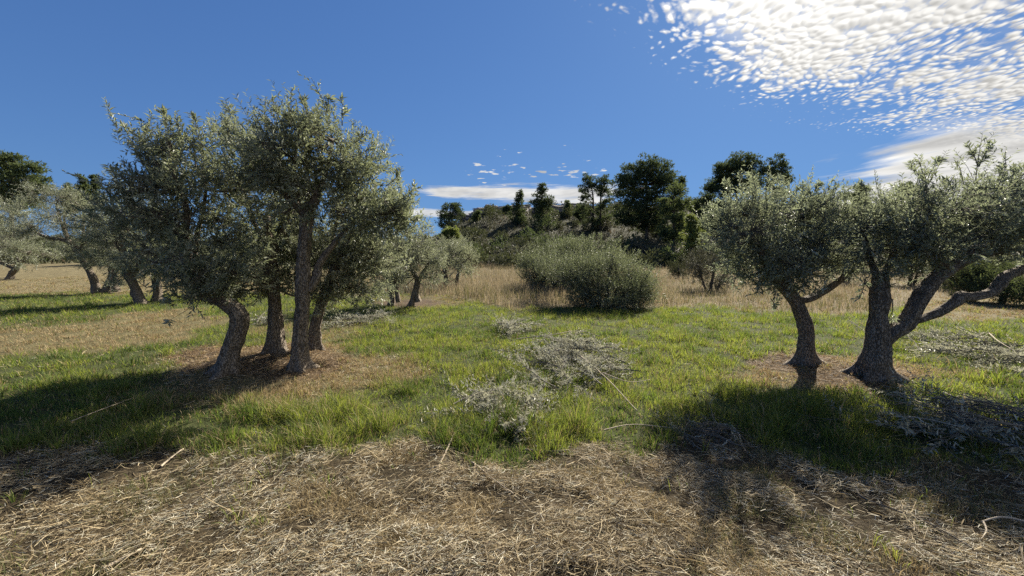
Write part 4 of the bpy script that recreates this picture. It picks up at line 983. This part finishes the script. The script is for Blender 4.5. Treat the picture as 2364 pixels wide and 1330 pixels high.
def build_scrub():
    rng = np.random.default_rng(55); protos = []
    kinds = ['dark low scrub bush', 'spreading dark scrub bush', 'greyish dry scrub bush', 'blackish green bush', 'humped dark scrub bush', 'pale grey-green bush']
    kinds = [q + ' on the hill' for q in kinds]; grp = ['scrub bushes on the hill'] * 6
    for k, (V, Fs, st, mat) in enumerate(shrub_meshes()):
        r = empty('shrub', (0, 0, 0), kinds[k], 'shrub', grp[k]); f = mk('foliage', V, Fs, mat, r); f['kind'] = 'stuff'
        mk('stems', *st, M_TWIG, r); protos.append(r)
    first = [True] * len(protos); cnt = 0; tries = 0
    while cnt < 296 and tries < 9000:
        tries += 1
        y = rng.uniform(34, 78); x = y * rng.uniform(-1.4, 1.4)
        z = gz(x, y); px, py = (float(a[0]) for a in project(np.array([[x, y, z]])))
        inview = 1040 < px < 1720; left = -60 < px < 1000 and rng.random() < .35
        if not (inview or left or rng.random() < 0.12): continue
        k = int(rng.choice(6, p=[.26, .22, .18, .14, .14, .06])); sc = rng.uniform(.9, 2.3) * (0.75 if y > 68 else 1); rz = rng.uniform(0, 6.28)
        if 1100 < px < 1350 and y > 64 and rng.random() < .4: continue
        if y < 46 and left: sc *= 1.5
        lab = ('large ' if sc > 1.75 else 'small ' if sc < 1.25 else '') + kinds[k] + ' ' + near_label(px, y)
        if first[k]: protos[k]['label'] = lab; protos[k].location = (x, y, z - .03); protos[k].rotation_euler = (0, 0, rz); protos[k].scale = (sc, sc, sc * .95); first[k] = False
        else: copy_thing(protos[k], (x, y, z - .03), rz, sc, lab, grp[k])
        cnt += 1
    # low undergrowth between the bushes
    n = 62000; y = rng.uniform(33.5, 80, n); x = y * rng.uniform(-1.45, 1.5, n); ok = (n2(x, y, .5, 71) > .30) & (rng.random(n) < .9)
    x, y = x[ok], y[ok]; n = len(x); P = np.stack([x, y, zf(x, y)], -1); H = rng.uniform(.15, .55, n) * (0.5 + n2(x, y, .9, 72))
    V, Fc = blades(P, H, rng.uniform(.07, .18, n), np.abs(rng.normal(.4, .3, n)), rng.uniform(0, 6.28, n), rng.uniform(.1, .8, n), rng)
    c = mixc((0.032, 0.037, 0.020), (0.10, 0.105, 0.055), rng.random(n)); br = mixc((0.06, 0.05, 0.034), (0.14, 0.115, 0.08), rng.random(n))
    c = np.where((rng.random(n) < .08 + .25 * (n2(x, y, .22, 73) > .56))[:, None], br, c)
    o = mk('hillside_undergrowth', V, Fc, M_STRAW, col=np.repeat(c, 5, 0)); tag(o, 'low heath and dry tufts covering the hillside', kind='stuff')


build_scrub()


def rock_mesh(seed):
    rng = np.random.default_rng(seed); n, m = 14, 7; V = []
    for i in range(m):
        h = i / (m - 1); ph = 0.2 * rng.normal()
        for j in range(n):
            a = j / n * 2 * np.pi; r = (1 - .25 * h ** 2) * (1 + .22 * math.sin(2 * a + seed) + .12 * math.sin(5 * a + seed * 2)) * rng.uniform(.86, 1.1) * (1.0 if i % 2 else .88)
            V.append((1.5 * r * math.cos(a), .8 * r * math.sin(a), h * .8 + .06 * rng.normal()))
    V.append((0, 0, .82)); V = np.array(V); k = np.arange(n)
    i0 = (np.arange(m - 1)[:, None] * n + k).ravel(); i1 = (np.arange(m - 1)[:, None] * n + (k + 1) % n).ravel()
    b = (m - 1) * n; return V, [np.stack([i0, i1, i1 + n, i0 + n], -1), np.stack([b + k, b + (k + 1) % n, np.full(n, len(V) - 1)], -1)]


def build_rocks():
    rng = np.random.default_rng(77); ms = [rock_mesh(s_) for s_ in range(4)]; proto = []
    spots = [(1105 + rng.uniform(0, 235), rng.uniform(66, 77)) for _ in range(46)] + [(1075 + 14 * i, 70 + rng.uniform(-1, 2)) for i in range(6)] + [(1500 + rng.uniform(0, 120), rng.uniform(60, 70)) for _ in range(6)]
    for i, (px, Y) in enumerate(spots):
        p = at(px, 500, Y); p[2] = gz(p[0], p[1]) - .12; k = i % 4
        if i < 4:
            o = mk('rock', *ms[k], M_ROCK); proto.append(o)
        else:
            o = proto[k].copy(); COL.objects.link(o)
        o.location = p; o.rotation_euler = (rng.normal() * .08, rng.normal() * .08, rng.normal() * .35)
        s_ = rng.uniform(.7, 1.7); o.scale = (s_ * rng.uniform(.9, 1.6), s_, s_ * rng.uniform(.6, 1.1))
        tag(o, ('broad ' if o.scale[0] > 1.6 else 'small ' if o.scale[0] < 1.05 else '') + 'grey limestone ledge on the crest ' + near_label(px, Y), 'rock', 'limestone ledges on the crest')


build_rocks()


# ------------------------------------------------------------------ heaps of pruned branches and loose sticks
def branch_protos():
    out = []
    for k in range(9):
        bare = k >= 5; rng = np.random.default_rng(400 + k); Ln = rng.uniform(.7, 1.35); n = 6
        P = np.stack([np.linspace(0, Ln, n), np.cumsum(rng.normal(0, .035, n)), .04 * np.sin(np.linspace(0, 3, n)) + np.cumsum(rng.normal(0, .02, n))], -1)
        Q, RR = spline(P, np.linspace(.0085, .0022, n) * rng.uniform(.7, 1.2), .07); wd = [tube(Q, RR, 5)]
        ns = 12 if bare else 19; ii = (len(Q) * rng.uniform(.18, .98, ns)).astype(int).clip(0, len(Q) - 1); bs = Q[ii]
        dd = norm(np.array([.75, 0, .04]) + .6 * rng.normal(size=(ns, 3)) * [1, 1, .24]); lg = rng.uniform(.16, .42, ns)
        wd.append(twigs(bs, bs + dd * (lg * .5)[:, None] + .01 * rng.normal(size=(ns, 3)), bs + dd * lg[:, None], .0034, .0014))
        leafy = rng.random(ns) < (0.12 if bare else 0.85)
        lv = shoot_leaves(bs[leafy], dd[leafy], lg[leafy], 15, .062, rng, .27, 0.9) if leafy.any() else None
        out.append((join(wd), lv, M_CUT if k in (1, 5, 7) else M_TWIG))
    return out


BP = branch_protos(); BPM = []


def heap(label, spots, n, height, seed, yaw0=None, yspread=3.2, bare=.3, size=(.7, 1.15), wood=None):
    """spots: (px, py, rx, ry, weight) ellipses on the ground"""
    rng = np.random.default_rng(seed); w = np.array([s_[4] for s_ in spots], float); w /= w.sum()
    g0 = gnd(spots[0][0], spots[0][1]); root = empty('branch_pile', g0, label, 'branch pile')
    for i in range(n):
        s_ = spots[rng.choice(len(spots), p=w)]; a = rng.uniform(0, 6.28); q = math.sqrt(rng.random())
        p = gnd(s_[0] + s_[2] * q * math.cos(a), s_[1] + s_[3] * q * math.sin(a)); hh = height * (s_[5] if len(s_) > 5 else 1)
        p[2] += 0.03 + hh * (1 - q * .8) * rng.random() ** .8
        k = int(rng.integers(5, 9)) if rng.random() < bare else int(rng.integers(0, 5)); (Vw, Fw), lv, mt = BP[k]
        if len(BPM) <= k or BPM[k] is None:
            while len(BPM) <= k: BPM.append(None)
            b = mk('branch', Vw, Fw, mt, root); lf = None
            if lv is not None: lf = mk('leaves', lv[0], lv[1], M_LEAF_CUT, b); lf['kind'] = 'stuff'
            BPM[k] = (b, lf)
        else:
            b0, l0 = BPM[k]; b = b0.copy(); COL.objects.link(b); b.parent = root
            if l0: lf = l0.copy(); COL.objects.link(lf); lf.parent = b
        yw = rng.uniform(0, 6.28) if yaw0 is None else yaw0 + rng.normal() * yspread
        b.rotation_euler = (rng.uniform(-.35, .35), rng.normal() * .09, yw); sc = rng.uniform(*size); b.scale = (sc,) * 3
        off = np.array([math.cos(yw), math.sin(yw), 0]) * .45 * sc
        b.location = tuple(p - off - g0)
    return root


heap('silvery tangled heap of cut olive branches in the middle of the grass', [(1325, 835, 105, 28, 3.2, 1.0), (1265, 880, 70, 30, 1.0, .5), (1165, 945, 75, 36, 1.9, .35), (1385, 880, 45, 32, .8, .5)], 88, .25, 501, bare=.32, size=(.5, .95))
heap('long dark row of cut branches beyond the forked olive', [(2160, 795, 90, 20, 2, 1), (2280, 825, 90, 20, 2, 1), (2390, 850, 70, 20, 1.4, 1)], 36, .20, 502, math.radians(150), .7, .5)
heap('shaded brush heap at the right edge near the mown straw', [(2200, 980, 120, 40, 2, .7), (2310, 1010, 110, 45, 2.4, 1), (2420, 1020, 90, 50, 1.2, 1)], 42, .16, 503, math.radians(155), .6, .8)
heap('small scatter of cut silvery branches behind the near clump', [(850, 742, 80, 12, 1, 1)], 16, .10, 504)
heap('little leafy cutting lying alone in the sunny grass', [(1192, 765, 22, 14, 1, 1)], 7, .16, 505)
heap('low spread of brown twigs where grass meets straw', [(1640, 1010, 70, 28, 1, 1)], 34, .07, 506, math.radians(160), .8, 1.0, (.28, .55))
heap('few silvery cuttings between the trunks of the near clump', [(605, 745, 35, 14, 1, 1)], 6, .12, 507)


def stick(label, pts, r, mat=None, lift=0.02, forks=()):
    P = []
    for i, q in enumerate(pts):
        p = gnd(q[0], q[1]); p[2] += lift + (q[2] if len(q) > 2 else 0); P.append(p)
    rng = np.random.default_rng(int(pts[0][0]))
    Q, RR = spline(P, np.linspace(r, r * .6, len(P)), .03); Q = Q + rng.normal(size=Q.shape) * r * .12
    parts = [tube(Q, RR, 7, .25, 0, int(pts[0][0]))]
    for fk in forks:
        A = [gnd(q[0], q[1]) + np.array([0, 0, lift + (q[2] if len(q) > 2 else 0)]) for q in fk]; Q2, R2 = spline(A, np.linspace(r * .8, r * .35, len(A)), .03); parts.append(tube(Q2, R2, 6))
    V, Fs = join(parts); o = mk('stick', V, Fs, mat or M_STICK, origin=P[0], smooth=True); tag(o, label, 'stick'); return o


stick('pale stick leaning out of the straw onto the grass edge', [(1008, 1098), (1030, 1055, .02), (1050, 1018, .05)], .008)
stick('broad bleached splinter of wood at the bottom left', [(242, 1322), (285, 1308, .01), (328, 1290, .02)], .011)
stick('dark straight stick along the border of grass and straw', [(1212, 1046), (1280, 1050), (1345, 1044)], .009, M_TWIG)
stick('pale short stick on the straw left of the middle', [(372, 1088), (400, 1066, .01), (424, 1047, .02)], .008)
stick('long thin curved twig in the grass before the brown twigs', [(1394, 1016, .06), (1460, 1006, .08), (1560, 1012, .06)], .005)
stick('long slim branch running down through the straw at the right', [(1972, 1135, .02), (1990, 1162, .02), (2070, 1203, .03), (2160, 1240, .03), (2255, 1292, .02)], .007, M_TWIG)
stick('forked pale twig at the bottom right margin', [(2372, 1226, .03), (2310, 1218, .04), (2264, 1224, .03)], .007, None, .02, [[(2268, 1224, .03), (2276, 1240, .02), (2262, 1262)]])
stick('straight pale rod on the shaded brush heap, upper one', [(2045, 942, .12), (2090, 952, .12), (2150, 972, .12)], .009)
stick('straight pale rod on the shaded brush heap, lower one', [(2066, 994, .10), (2130, 1004, .12), (2220, 1026, .12)], .009)
stick('broken dark twig poking up left of the forked trunk', [(1958, 752, .10), (1985, 766, .06), (2008, 778, .02)], .008, M_TWIG)
stick('thin pale twig in the grass between the right-hand trunks', [(1920, 766, .06), (1950, 778, .04), (1985, 789, .02)], .005)
stick('bent bleached stick on the dark row of branches', [(2280, 800, .22), (2300, 818, .2), (2332, 832, .15)], .010)
stick('long pale bare stick across the top of the silvery heap', [(1192, 802, .12), (1270, 806, .22), (1335, 800, .26), (1385, 806, .2)], .009)
stick('pair of pale bare stems trailing right from the silvery heap', [(1340, 858, .2), (1400, 900, .12), (1470, 962, .03)], .008, None, .02, [[(1390, 890, .14), (1450, 905, .1), (1500, 900, .1)]])
stick('thin crooked stick lying across the straw in the middle', [(1090, 1080, .02), (1140, 1120, .01), (1185, 1155, .02)], .006)
stick('thin pale stick slanting through the straw at the lower middle', [(985, 1315, .01), (1030, 1285, .03), (1070, 1272, .02)], .006)
stick('short thick twig on the straw below the silvery heap', [(1330, 1222), (1365, 1220, .01)], .007)
stick('thin twig lying in the shaded grass at the left', [(165, 990, .05), (230, 968, .06), (330, 925, .04)], .005)
